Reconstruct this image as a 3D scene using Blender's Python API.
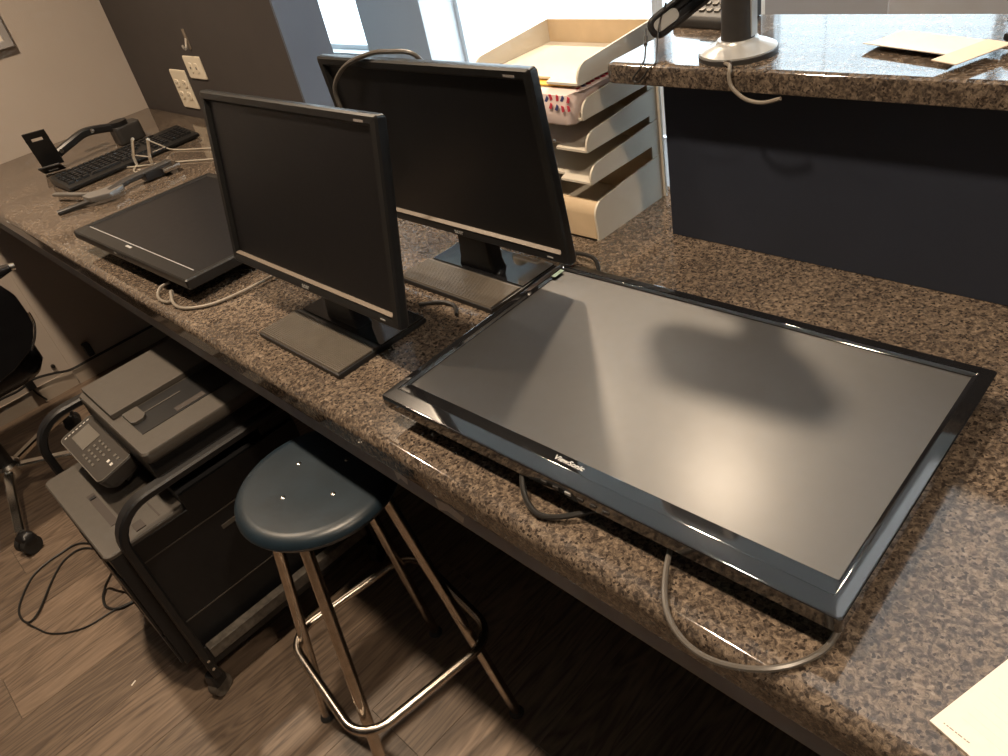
import bpy, bmesh, math, random
from mathutils import Vector, Matrix
random.seed(7)
PI = math.pi
for o in list(bpy.data.objects): bpy.data.objects.remove(o)
scene = bpy.context.scene
C = scene.collection
Z0 = 0.90                                  # height of the work counter above the floor

# ---------------------------------------------------------------- camera
cam = bpy.data.cameras.new('camera'); camo = bpy.data.objects.new('camera', cam); C.objects.link(camo)
cam.sensor_fit = 'HORIZONTAL'; cam.sensor_width = 36.0; cam.lens = 763.853 / 1008 * 36; cam.clip_start = 0.02; cam.clip_end = 300
def cam_matrix(pitch, roll, yaw, loc):
    p, r, y = map(math.radians, (pitch, roll, yaw))
    fwd = Vector((math.sin(y) * math.cos(p), math.cos(y) * math.cos(p), -math.sin(p)))
    r0 = Vector((math.cos(y), -math.sin(y), 0)); d0 = fwd.cross(r0)
    right = r0 * math.cos(r) + d0 * math.sin(r); down = -r0 * math.sin(r) + d0 * math.cos(r)
    m = Matrix((right, -down, -fwd)).transposed().to_4x4(); m.translation = loc
    return m
camo.matrix_world = cam_matrix(35.494, 13.472, -52.337, Vector((0, 0, Z0 + 0.66)))
scene.camera = camo
# ---------------------------------------------------------------- world, exposure
world = bpy.data.worlds.new('sky'); scene.world = world; world.use_nodes = True
bg = world.node_tree.nodes['Background']; bg.inputs[0].default_value = (0.74, 0.88, 1.0, 1); bg.inputs[1].default_value = 7.0
vs = scene.view_settings
vs.view_transform = 'Standard'; vs.look = 'None'; vs.gamma = 1.0; vs.use_curve_mapping = False; vs.exposure = 0.0
LAMP_W = 20.0
LAMP_COL = (1.0, 0.78, 0.56)

# ---------------------------------------------------------------- materials
MATS = {}
def nodemat(name):
    m = bpy.data.materials.new(name); m.use_nodes = True
    return m, m.node_tree, m.node_tree.nodes['Principled BSDF']
def mat(name, col, rough=0.5, metal=0.0, spec=0.5, coat=0.0, noise=0.0, nscale=30.0, bump=0.0, bscale=200.0, trans=0.0, emit=None, estr=0.0, ior=1.45):
    m, nt, b = nodemat(name)
    L = nt.links
    b.inputs['Base Color'].default_value = (*col, 1); b.inputs['Roughness'].default_value = rough; b.inputs['Metallic'].default_value = metal
    b.inputs['Specular IOR Level'].default_value = spec; b.inputs['Coat Weight'].default_value = coat; b.inputs['Coat Roughness'].default_value = 0.06
    b.inputs['Transmission Weight'].default_value = trans; b.inputs['IOR'].default_value = ior
    tc = nt.nodes.new('ShaderNodeTexCoord')
    if noise > 0:
        n = nt.nodes.new('ShaderNodeTexNoise'); n.inputs['Scale'].default_value = nscale; n.inputs['Detail'].default_value = 5
        L.new(tc.outputs['Object'], n.inputs['Vector'])
        r = nt.nodes.new('ShaderNodeValToRGB')
        r.color_ramp.elements[0].position = 0.3; r.color_ramp.elements[1].position = 0.7
        r.color_ramp.elements[0].color = (*[c * (1 - noise) for c in col], 1); r.color_ramp.elements[1].color = (*[min(1, c * (1 + noise)) for c in col], 1)
        L.new(n.outputs['Fac'], r.inputs[0]); L.new(r.outputs[0], b.inputs['Base Color'])
    if bump > 0:
        n2 = nt.nodes.new('ShaderNodeTexNoise'); n2.inputs['Scale'].default_value = bscale; n2.inputs['Detail'].default_value = 3
        L.new(tc.outputs['Object'], n2.inputs['Vector'])
        bp = nt.nodes.new('ShaderNodeBump'); bp.inputs['Strength'].default_value = bump; bp.inputs['Distance'].default_value = 0.002
        L.new(n2.outputs['Fac'], bp.inputs['Height']); L.new(bp.outputs[0], b.inputs['Normal'])
    if emit: b.inputs['Emission Color'].default_value = (*emit, 1); b.inputs['Emission Strength'].default_value = estr
    MATS[name] = m
    return m
def granite(name, rough=0.07):
    m, nt, b = nodemat(name); L = nt.links; N = nt.nodes
    tc = N.new('ShaderNodeTexCoord')
    n1 = N.new('ShaderNodeTexNoise'); n1.inputs['Scale'].default_value = 150; n1.inputs['Detail'].default_value = 9; n1.inputs['Roughness'].default_value = 0.72; n1.inputs['Distortion'].default_value = 0.9
    n2 = N.new('ShaderNodeTexNoise'); n2.inputs['Scale'].default_value = 9; n2.inputs['Detail'].default_value = 4
    v = N.new('ShaderNodeTexVoronoi'); v.inputs['Scale'].default_value = 190; v.inputs['Randomness'].default_value = 1
    v2 = N.new('ShaderNodeTexVoronoi'); v2.inputs['Scale'].default_value = 330
    for n in (n1, n2, v, v2): L.new(tc.outputs['Object'], n.inputs['Vector'])
    r1 = N.new('ShaderNodeValToRGB'); e = r1.color_ramp.elements
    e[0].position = 0.30; e[0].color = (0.030, 0.024, 0.020, 1); e[1].position = 0.78; e[1].color = (0.34, 0.275, 0.205, 1)
    for p, c in ((0.42, (0.058, 0.045, 0.036)), (0.50, (0.108, 0.083, 0.063)), (0.58, (0.168, 0.130, 0.097)), (0.67, (0.235, 0.185, 0.138))):
        x = e.new(p); x.color = (*c, 1)
    a = N.new('ShaderNodeMath'); a.operation = 'MULTIPLY_ADD'; a.inputs[1].default_value = 0.16; L.new(n2.outputs['Fac'], a.inputs[0])
    a2 = N.new('ShaderNodeMath'); a2.operation = 'ADD'; a2.inputs[1].default_value = -0.08; L.new(n1.outputs['Fac'], a2.inputs[0]); L.new(a2.outputs[0], a.inputs[2])
    sp = N.new('ShaderNodeSeparateColor'); L.new(v.outputs['Color'], sp.inputs[0])
    a3 = N.new('ShaderNodeMath'); a3.operation = 'MULTIPLY_ADD'; a3.inputs[1].default_value = 0.12; L.new(sp.outputs[0], a3.inputs[0])
    a4 = N.new('ShaderNodeMath'); a4.operation = 'ADD'; a4.inputs[1].default_value = -0.065; L.new(a.outputs[0], a4.inputs[0]); L.new(a4.outputs[0], a3.inputs[2])
    L.new(a3.outputs[0], r1.inputs[0])
    sp2 = N.new('ShaderNodeSeparateColor'); L.new(v2.outputs['Color'], sp2.inputs[0])
    th = N.new('ShaderNodeMath'); th.operation = 'GREATER_THAN'; th.inputs[1].default_value = 0.90; L.new(sp2.outputs[1], th.inputs[0])
    mx = N.new('ShaderNodeMix'); mx.data_type = 'RGBA'; L.new(th.outputs[0], mx.inputs[0]); L.new(r1.outputs[0], mx.inputs[6]); mx.inputs[7].default_value = (0.035, 0.027, 0.022, 1)
    L.new(mx.outputs[2], b.inputs['Base Color'])
    b.inputs['Roughness'].default_value = rough; b.inputs['Specular IOR Level'].default_value = 0.75
    MATS[name] = m
def wood(name):
    m, nt, b = nodemat(name); L = nt.links; N = nt.nodes
    tc = N.new('ShaderNodeTexCoord'); oi = N.new('ShaderNodeObjectInfo')
    sc = N.new('ShaderNodeVectorMath'); sc.operation = 'SCALE'; sc.inputs['Scale'].default_value = 9.0
    cb = N.new('ShaderNodeCombineXYZ'); L.new(oi.outputs['Random'], cb.inputs[0]); L.new(oi.outputs['Random'], cb.inputs[1]); L.new(cb.outputs[0], sc.inputs[0])
    ad = N.new('ShaderNodeVectorMath'); L.new(tc.outputs['Object'], ad.inputs[0]); L.new(sc.outputs[0], ad.inputs[1])
    mp = N.new('ShaderNodeMapping'); mp.inputs['Scale'].default_value = (1.0, 0.10, 1.0); L.new(ad.outputs[0], mp.inputs[0])
    w = N.new('ShaderNodeTexNoise'); w.inputs['Scale'].default_value = 11; w.inputs['Detail'].default_value = 3; w.inputs['Distortion'].default_value = 1.6
    g = N.new('ShaderNodeTexNoise'); g.inputs['Scale'].default_value = 110; g.inputs['Detail'].default_value = 4
    L.new(mp.outputs[0], w.inputs[0]); L.new(mp.outputs[0], g.inputs[0])
    fr = N.new('ShaderNodeMath'); fr.operation = 'MULTIPLY'; fr.inputs[1].default_value = 9.0; L.new(w.outputs['Fac'], fr.inputs[0])
    pp = N.new('ShaderNodeMath'); pp.operation = 'PINGPONG'; pp.inputs[1].default_value = 0.5; L.new(fr.outputs[0], pp.inputs[0])
    a = N.new('ShaderNodeMath'); a.operation = 'MULTIPLY_ADD'; a.inputs[1].default_value = 0.60; L.new(pp.outputs[0], a.inputs[0])
    gm = N.new('ShaderNodeMath'); gm.operation = 'MULTIPLY_ADD'; gm.inputs[1].default_value = 0.55; gm.inputs[2].default_value = 0.22; L.new(g.outputs['Fac'], gm.inputs[0]); L.new(gm.outputs[0], a.inputs[2])
    r = N.new('ShaderNodeValToRGB'); e = r.color_ramp.elements
    e[0].position = 0.42; e[0].color = (0.082, 0.057, 0.040, 1); e[1].position = 0.85; e[1].color = (0.225, 0.163, 0.116, 1)
    x = e.new(0.6); x.color = (0.152, 0.108, 0.077, 1)
    L.new(a.outputs[0], r.inputs[0])
    hs = N.new('ShaderNodeHueSaturation'); L.new(r.outputs[0], hs.inputs['Color'])
    v = N.new('ShaderNodeMath'); v.operation = 'MULTIPLY_ADD'; v.inputs[1].default_value = 0.35; v.inputs[2].default_value = 0.82; L.new(oi.outputs['Random'], v.inputs[0]); L.new(v.outputs[0], hs.inputs['Value'])
    L.new(hs.outputs[0], b.inputs['Base Color']); b.inputs['Roughness'].default_value = 0.48
    MATS[name] = m
def screen_mat(name, col, rough, coat=0.0):
    m, nt, b = nodemat(name); b.inputs['Base Color'].default_value = (*col, 1); b.inputs['Roughness'].default_value = rough; b.inputs['Specular IOR Level'].default_value = 1.0 if coat else 0.5; b.inputs['Coat Weight'].default_value = coat; b.inputs['Coat Roughness'].default_value = 0.27
    tc = nt.nodes.new('ShaderNodeTexCoord'); n = nt.nodes.new('ShaderNodeTexNoise'); n.inputs['Scale'].default_value = 60; n.inputs['Detail'].default_value = 2
    mr = nt.nodes.new('ShaderNodeMapRange'); mr.inputs[3].default_value = rough * 0.94; mr.inputs[4].default_value = rough * 1.08
    nt.links.new(tc.outputs['Object'], n.inputs[0]); nt.links.new(n.outputs[0], mr.inputs[0]); nt.links.new(mr.outputs[0], b.inputs['Roughness'])
    MATS[name] = m
granite('granite'); wood('wood_floor')
mat('wall_beige', (0.53, 0.46, 0.40), 0.85, noise=0.03, nscale=3, bump=0.25, bscale=260)
mat('wall_white', (0.62, 0.63, 0.65), 0.8, noise=0.02, nscale=2)
mat('charcoal', (0.055, 0.047, 0.045), 0.7, noise=0.05, nscale=8, bump=0.2, bscale=220)
mat('navy_panel', (0.020, 0.025, 0.040), 0.55, noise=0.08, nscale=6, bump=0.12, bscale=300)
mat('lobby_grey', (0.30, 0.30, 0.31), 0.8, noise=0.04, nscale=4)
mat('end_daylit', (0.105, 0.125, 0.165), 0.6, noise=0.04, nscale=8)  # charcoal wall end lightened and blued: daylight put into the colour
mat('ceiling_white', (0.72, 0.70, 0.66), 0.9, noise=0.02, nscale=6)
mat('trim_beige', (0.40, 0.34, 0.28), 0.5)
mat('lobby_floor', (0.13, 0.125, 0.125), 0.6, noise=0.1, nscale=12)
mat('apron_grey', (0.27, 0.26, 0.255), 0.6, noise=0.18, nscale=14)
mat('under_board', (0.035, 0.032, 0.03), 0.8, noise=0.1, nscale=9)
mat('pavement', (0.72, 0.74, 0.76), 0.9, noise=0.04, nscale=2)
mat('black_plastic', (0.012, 0.012, 0.013), 0.38, noise=0.1, nscale=40)
mat('black_satin', (0.013, 0.013, 0.013), 0.32, spec=0.55, noise=0.1, nscale=40)
mat('black_gloss', (0.008, 0.008, 0.009), 0.06, spec=1.0, coat=1.0, noise=0.1, nscale=30)
MATS['black_gloss'].node_tree.nodes['Principled BSDF'].inputs['Coat IOR'].default_value = 1.65
mat('dark_grey_plastic', (0.035, 0.033, 0.032), 0.45, noise=0.08, nscale=60)
mat('ribbed_plate', (0.090, 0.078, 0.064), 0.42, noise=0.08, nscale=60)
screen_mat('screen_large', (0.012, 0.012, 0.013), 0.50, 0.55)
screen_mat('screen_dark', (0.006, 0.006, 0.007), 0.36)
mat('bezel_lit', (0.15, 0.122, 0.095), 0.35)  # lamp light on the lower bezel chamfer, put into the colour
mat('silver_print', (0.55, 0.55, 0.54), 0.35, metal=0.5)
mat('chrome', (0.74, 0.72, 0.68), 0.22, metal=1.0, noise=0.05, nscale=50)
mat('worn_steel', (0.52, 0.46, 0.40), 0.24, metal=1.0, noise=0.15, nscale=60)
mat('wire_steel', (0.85, 0.79, 0.69), 0.28, metal=0.7)
mat('seat_blue', (0.010, 0.019, 0.028), 0.36, noise=0.22, nscale=16, bump=0.06, bscale=90)
mat('seat_rim', (0.14, 0.125, 0.11), 0.4, noise=0.3, nscale=30)
mat('tray_cream', (0.66, 0.61, 0.52), 0.45, noise=0.04, nscale=10)
mat('tray_wood', (0.56, 0.43, 0.28), 0.5, noise=0.12, nscale=14)
mat('paper', (0.78, 0.73, 0.66), 0.8, noise=0.01, nscale=5)
mat('paper_cream', (0.74, 0.62, 0.50), 0.8, noise=0.02, nscale=8)
mat('paper_yellow', (0.85, 0.52, 0.09), 0.6, noise=0.05, nscale=10)
mat('print_red', (0.55, 0.05, 0.08), 0.6)
mat('print_navy', (0.06, 0.07, 0.20), 0.6)
mat('print_grey', (0.22, 0.2, 0.19), 0.7)
mat('pink_plastic_film', (0.80, 0.66, 0.62), 0.35, noise=0.06, nscale=20)
mat('printer_grey', (0.076, 0.067, 0.058), 0.5, noise=0.05, nscale=60, bump=0.15, bscale=700)
mat('printer_black', (0.009, 0.009, 0.010), 0.42, noise=0.08, nscale=50)
mat('printer_panel', (0.045, 0.040, 0.036), 0.35, noise=0.05, nscale=40)
mat('lcd_grey', (0.135, 0.125, 0.11), 0.3)
mat('button_white', (0.62, 0.60, 0.56), 0.4)
mat('cart_black', (0.011, 0.011, 0.012), 0.40, noise=0.15, nscale=40)
mat('rubber', (0.02, 0.02, 0.02), 0.6, noise=0.1, nscale=60)
mat('caster_worn', (0.10, 0.088, 0.075), 0.5, noise=0.4, nscale=60)
mat('vinyl', (0.014, 0.014, 0.016), 0.22, noise=0.1, nscale=20, bump=0.05, bscale=80)
mat('cable_grey', (0.095, 0.085, 0.075), 0.30)
mat('cable_black', (0.018, 0.017, 0.016), 0.42)
mat('cable_tan', (0.22, 0.19, 0.155), 0.45)
mat('plate_cream', (0.78, 0.70, 0.56), 0.35)
mat('slot_dark', (0.05, 0.04, 0.035), 0.6)
mat('silver_plastic', (0.45, 0.45, 0.44), 0.3, metal=0.35)
mat('bracket_grey', (0.20, 0.19, 0.18), 0.35, metal=0.3)
mat('frame_grey', (0.36, 0.34, 0.33), 0.5)
mat('picture_mat', (0.72, 0.66, 0.57), 0.8)
mat('blind_white', (0.80, 0.83, 0.84), 0.6)
def thin_glass(name):
    m, nt, b = nodemat(name); N = nt.nodes
    t = N.new('ShaderNodeBsdfTransparent'); g = N.new('ShaderNodeBsdfGlossy'); g.inputs['Roughness'].default_value = 0.02
    t.inputs[0].default_value = (0.96, 0.985, 0.98, 1)
    x = N.new('ShaderNodeMixShader'); x.inputs[0].default_value = 0.06
    nt.links.new(t.outputs[0], x.inputs[1]); nt.links.new(g.outputs[0], x.inputs[2]); nt.links.new(x.outputs[0], N['Material Output'].inputs[0])
    MATS[name] = m
thin_glass('glass')
mat('aluminium', (0.75, 0.78, 0.8), 0.4)
mat('lens', (1, 0.9, 0.75), 0.5, emit=(1.0, 0.74, 0.48), estr=18)
mat('tape_clear', (0.55, 0.50, 0.44), 0.3)
mat('hook_clear', (0.20, 0.165, 0.13), 0.25)
mat('panel_lens', (0.9, 0.95, 1.0), 0.5, emit=(1.0, 0.96, 0.9), estr=0.9)
mat('label_green', (0.35, 0.50, 0.38), 0.4)
mat('label_orange', (0.65, 0.22, 0.12), 0.5)

# ---------------------------------------------------------------- helpers
def finish(bm, smooth=True, angle=38):
    bmesh.ops.remove_doubles(bm, verts=bm.verts, dist=1e-6)
    bmesh.ops.recalc_face_normals(bm, faces=bm.faces)
    for f in bm.faces: f.smooth = smooth
    for e in bm.edges:
        if len(e.link_faces) == 2:
            e.smooth = e.calc_face_angle(0) < math.radians(angle)
def obj(name, bm, m, parent=None, loc=None, rot=None, smooth=True):
    finish(bm, smooth)
    me = bpy.data.meshes.new(name); bm.to_mesh(me); bm.free()
    me.materials.append(MATS[m])
    o = bpy.data.objects.new(name, me); C.objects.link(o)
    if smooth:
        wn_ = o.modifiers.new('weighted_normal', 'WEIGHTED_NORMAL'); wn_.keep_sharp = True; wn_.weight = 90
    if parent: o.parent = parent
    if loc: o.location = loc
    if rot: o.rotation_euler = rot
    return o
def tag(o, label=None, cat=None, group=None, kind=None):
    if label: o['label'] = label
    if cat: o['category'] = cat
    if group: o['group'] = group
    if kind: o['kind'] = kind
    return o
def thing(name, label, cat, loc, rot=(0, 0, 0), group=None):
    o = bpy.data.objects.new(name, None); C.objects.link(o); o.empty_display_size = 0.05
    o.location = loc; o.rotation_euler = rot
    return tag(o, label, cat, group)
def B(): return bmesh.new()
def box(bm, x0, x1, y0, y1, z0, z1, bev=0.0, seg=2, mtx=None):
    t = bmesh.new()
    vs_ = [t.verts.new((x, y, z)) for x in (x0, x1) for y in (y0, y1) for z in (z0, z1)]
    for f in ((0, 1, 3, 2), (4, 6, 7, 5), (0, 4, 5, 1), (2, 3, 7, 6), (0, 2, 6, 4), (1, 5, 7, 3)): t.faces.new([vs_[i] for i in f])
    if bev > 0: bmesh.ops.bevel(t, geom=t.edges[:], offset=bev, segments=seg, profile=0.5, affect='EDGES', clamp_overlap=True)
    merge(bm, t, mtx)
    return bm
def merge(bm, t, mtx=None):
    if mtx is not None: bmesh.ops.transform(t, matrix=mtx, verts=t.verts)
    bmesh.ops.recalc_face_normals(t, faces=t.faces)
    me = bpy.data.meshes.new('tmp'); t.to_mesh(me); t.free(); bm.from_mesh(me); bpy.data.meshes.remove(me)
def prism(bm, pts, axis, a, b, bev=0.0, seg=2, mtx=None):
    """polygon pts (2-D) extruded along axis from a to b; 2-D order: x->(y,z)  y->(x,z)  z->(x,y)"""
    t = bmesh.new()
    def v3(p, h): return {'x': (h, p[0], p[1]), 'y': (p[0], h, p[1]), 'z': (p[0], p[1], h)}[axis]
    A = [t.verts.new(v3(p, a)) for p in pts]; Bv = [t.verts.new(v3(p, b)) for p in pts]
    n = len(pts)
    t.faces.new(A[::-1]); t.faces.new(Bv)
    for i in range(n): t.faces.new((A[i], A[(i + 1) % n], Bv[(i + 1) % n], Bv[i]))
    bmesh.ops.recalc_face_normals(t, faces=t.faces)
    if bev > 0: bmesh.ops.bevel(t, geom=t.edges[:], offset=bev, segments=seg, profile=0.5, affect='EDGES', clamp_overlap=True)
    merge(bm, t, mtx)
    return bm
def spline(pts, k=6, closed=False):
    P = [Vector(p) for p in pts]; n = len(P); out = []
    R = range(n) if closed else range(n - 1)
    for i in R:
        if closed: p0, p1, p2, p3 = P[(i - 1) % n], P[i], P[(i + 1) % n], P[(i + 2) % n]
        else: p0, p1, p2, p3 = P[max(i - 1, 0)], P[i], P[i + 1], P[min(i + 2, n - 1)]
        for j in range(k):
            t = j / k
            out.append(0.5 * ((2 * p1) + (p2 - p0) * t + (2 * p0 - 5 * p1 + 4 * p2 - p3) * t * t + (3 * p1 - p0 - 3 * p2 + p3) * t ** 3))
    if not closed: out.append(P[-1])
    return out
def tube(bm, pts, r, n=8, closed=False, k=0, r2=None, flat=None):
    """swept tube; r may be a number; flat=(w,h) gives a rounded rectangular section"""
    P = spline(pts, k, closed) if k else [Vector(p) for p in pts]
    m = len(P); rings = []
    def tan(i):
        a = P[(i - 1) % m] if (closed or i > 0) else P[i]; b = P[(i + 1) % m] if (closed or i < m - 1) else P[i]
        return (b - a).normalized()
    t0 = tan(0); up = Vector((0, 0, 1)) if abs(t0.z) < 0.9 else Vector((1, 0, 0))
    u = t0.cross(up).normalized()
    for i in range(m):
        t = tan(i); u = (u - t * u.dot(t)).normalized(); v = t.cross(u)
        rr = r if r2 is None else r + (r2 - r) * i / (m - 1)
        ring = []
        for j in range(n):
            a = 2 * PI * j / n
            ring.append(bm.verts.new(P[i] + u * math.cos(a) * rr + v * math.sin(a) * rr))
        rings.append(ring)
    for i in range(m if closed else m - 1):
        A, Bq = rings[i], rings[(i + 1) % m]
        for j in range(n): bm.faces.new((A[j], A[(j + 1) % n], Bq[(j + 1) % n], Bq[j]))
    if not closed: bm.faces.new(rings[0][::-1]); bm.faces.new(rings[-1])
    return bm
def bar(bm, pts, sec, w, h):
    """sweep of a w x h rectangle along pts; sec = fixed sideways vector (w direction)"""
    P = [Vector(p) for p in pts]; s = Vector(sec).normalized(); rings = []; m = len(P)
    for i in range(m):
        t = (P[min(i + 1, m - 1)] - P[max(i - 1, 0)]).normalized(); nrm = t.cross(s).normalized()
        c = min(w, h) * 0.22
        ring = []
        for a, b in ((w / 2 - c, h / 2), (-w / 2 + c, h / 2), (-w / 2, h / 2 - c), (-w / 2, -h / 2 + c), (-w / 2 + c, -h / 2), (w / 2 - c, -h / 2), (w / 2, -h / 2 + c), (w / 2, h / 2 - c)):
            ring.append(bm.verts.new(P[i] + s * a + nrm * b))
        rings.append(ring)
    for i in range(m - 1):
        for j in range(8): bm.faces.new((rings[i][j], rings[i][(j + 1) % 8], rings[i + 1][(j + 1) % 8], rings[i + 1][j]))
    bm.faces.new(rings[0][::-1]); bm.faces.new(rings[-1])
    return bm
def loft(bm, loops, cap0=True, cap1=True, mtx=None):
    t = bmesh.new(); R = [[t.verts.new(p) for p in lp] for lp in loops]; n = len(R[0])
    for A, Bq in zip(R, R[1:]):
        for j in range(n): t.faces.new((A[j], A[(j + 1) % n], Bq[(j + 1) % n], Bq[j]))
    if cap0: t.faces.new(R[0][::-1])
    if cap1: t.faces.new(R[-1])
    merge(bm, t, mtx); return bm
def lathe(bm, prof, n=32, mtx=None, cap0=True, cap1=True):
    return loft(bm, [[(r * math.cos(2 * PI * j / n), r * math.sin(2 * PI * j / n), z) for j in range(n)] for r, z in prof], cap0, cap1, mtx)
def rrect(x0, x1, y0, y1, r, n=4):
    out = []
    for cx, cy, a0 in ((x1 - r, y1 - r, 0), (x0 + r, y1 - r, PI / 2), (x0 + r, y0 + r, PI), (x1 - r, y0 + r, 1.5 * PI)):
        for i in range(n + 1):
            a = a0 + PI / 2 * i / n; out.append((cx + r * math.cos(a), cy + r * math.sin(a)))
    return out
def arc(cx, cy, r, a0, a1, n=8):
    return [(cx + r * math.cos(math.radians(a0 + (a1 - a0) * i / n)), cy + r * math.sin(math.radians(a0 + (a1 - a0) * i / n))) for i in range(n + 1)]
def text(name, body, size, m, parent, mtx, bold=False, align='CENTER'):
    cu = bpy.data.curves.new(name, 'FONT'); cu.body = body; cu.size = size; cu.align_x = align; cu.extrude = 0.00015; cu.resolution_u = 3
    if bold: cu.offset = size * 0.02
    o = bpy.data.objects.new(name, cu); C.objects.link(o)
    dg = bpy.context.evaluated_depsgraph_get(); me = bpy.data.meshes.new_from_object(o.evaluated_get(dg))
    bpy.data.objects.remove(o); bpy.data.curves.remove(cu)
    me.materials.clear(); me.materials.append(MATS[m]); me.name = name
    q = bpy.data.objects.new(name, me); C.objects.link(q); q.parent = parent; q.matrix_local = mtx
    return q
def copy_tree(o, parent=None):
    c = o.copy(); C.objects.link(c)
    if parent: c.parent = parent; c.matrix_parent_inverse = o.matrix_parent_inverse.copy()
    for ch in [x for x in bpy.data.objects if x.parent == o and x is not c]: copy_tree(ch, c)
    return c
def struct(name, bm, m, label=None, cat=None, parent=None, smooth=True):
    o = obj(name, bm, m, parent, smooth=smooth); o['kind'] = 'structure'
    if label: o['label'] = label
    if cat: o['category'] = cat
    return o
T = Matrix.Translation
def RX(d): return Matrix.Rotation(math.radians(d), 4, 'X')
def RY(d): return Matrix.Rotation(math.radians(d), 4, 'Y')
def RZ(d): return Matrix.Rotation(math.radians(d), 4, 'Z')

# ================================================================ the setting
XL = -3.36          # face of the left wall
YF = 0.363          # front edge of the counter
CEIL = 2.78
# office floor: planks running along Y
base = struct('floor', box(B(), -3.6, 3.0, -2.6, 1.16, -0.05, -0.0045), 'wood_floor', 'grey-brown wood plank floor of the office', 'floor')
base.data.materials[0] = MATS['under_board']
PW, PL, GAP = 0.178, 1.22, 0.0012
plank_meshes = {}
def plank_mesh(l):
    k = round(l, 3)
    if k not in plank_meshes:
        bm = box(B(), -PW / 2 + GAP / 2, PW / 2 - GAP / 2, -l / 2 + GAP / 2, l / 2 - GAP / 2, -0.0045, 0.0)
        finish(bm, False); me = bpy.data.meshes.new('plank'); bm.to_mesh(me); bm.free(); me.materials.append(MATS['wood_floor']); plank_meshes[k] = me
    return plank_meshes[k]
nx = 0
x = -3.6 + PW / 2
while x < 1.2:
    y = -2.6 + [0, -0.41, -0.80, -0.17, -0.62, -0.98][nx % 6]
    while y < 1.16:
        a, b = max(y, -2.6), min(y + PL, 1.16)
        if b - a > 0.05:
            p = bpy.data.objects.new('plank', plank_mesh(b - a)); C.objects.link(p); p.location = (x, (a + b) / 2, 0); p.parent = base
        y += PL
    x += PW; nx += 1
struct('floor_lobby', box(B(), -8.0, 3.0, 1.16, 3.4, -0.05, 0.0), 'lobby_floor', 'grey floor of the lobby beyond the counter', 'floor')
struct('wall_hall', box(B(), -8.0, XL - 0.12, 1.10, 1.25, 0, CEIL), 'lobby_grey', 'grey wall continuing the partition along the lobby', 'wall')
struct('ceiling', box(B(), -8.0, 3.0, -2.6, 3.6, CEIL, CEIL + 0.1), 'ceiling_white', 'plain off-white ceiling', 'ceiling')
struct('wall_left', box(B(), XL - 0.12, XL, -2.6, 1.16, 0, CEIL), 'wall_beige', 'beige painted wall at the left end of the counter', 'wall')
struct('wall_gable', box(B(), XL, XL + 0.006, YF + 0.004, 1.10, 0.0, Z0 - 0.06), 'wall_beige', 'beige end panel under the counter on the left wall', 'panel')
struct('wall_partition', box(B(), XL - 0.12, -2.10, 1.137, 1.280, 0, CEIL), 'charcoal', 'charcoal painted partition wall behind the left end of the counter', 'wall')
struct('trim_daylit', box(B(), -2.0995, -2.090, 1.1375, 1.2795, Z0 + 0.0005, CEIL), 'end_daylit', 'blue-grey board added on the partition end, daylight painted into its colour', 'trim')  # added board; its paler blue stands for daylight falling on the wall end
struct('wall_near', box(B(), -3.5, 3.0, -2.7, -2.6, 0, CEIL), 'charcoal', 'charcoal wall behind the photographer', 'wall')
struct('wall_right', box(B(), 2.9, 3.0, -2.6, 3.4, 0, CEIL), 'wall_beige', 'beige wall at the far right end', 'wall')
struct('wall_lobby', box(B(), -8.1, -8.0, 1.1, 3.6, 0, CEIL), 'lobby_grey', 'grey end wall of the lobby', 'wall')
struct('wall_counter', box(B(), -0.763, 2.9, 1.045, 1.21, Z0 + 0.0005, Z0 + 0.2828, 0.001), 'navy_panel', 'dark navy panel carrying the raised granite ledge', 'panel')
struct('wall_knee', box(B(), -2.10, 2.9, 1.125, 1.21, 0.0, Z0 - 0.0505), 'navy_panel', 'dark knee wall under the back of the counter', 'panel')
for i, (y0, y1, off) in enumerate(((-2.6, YF, 0.0), (YF + 0.003, 1.10, 0.006))):
    bm = B(); prism(bm, [(XL + off, 0.0), (XL + off + 0.014, 0.0), (XL + off + 0.014, 0.050), (XL + off + 0.010, 0.058), (XL + off + 0.006, 0.070), (XL + off, 0.070)], 'y', y0, y1)
    struct('baseboard_' + ('left', 'gable')[i], bm, 'trim_beige', ('beige baseboard along the left wall', 'beige baseboard under the counter end panel')[i], 'baseboard')
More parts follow.
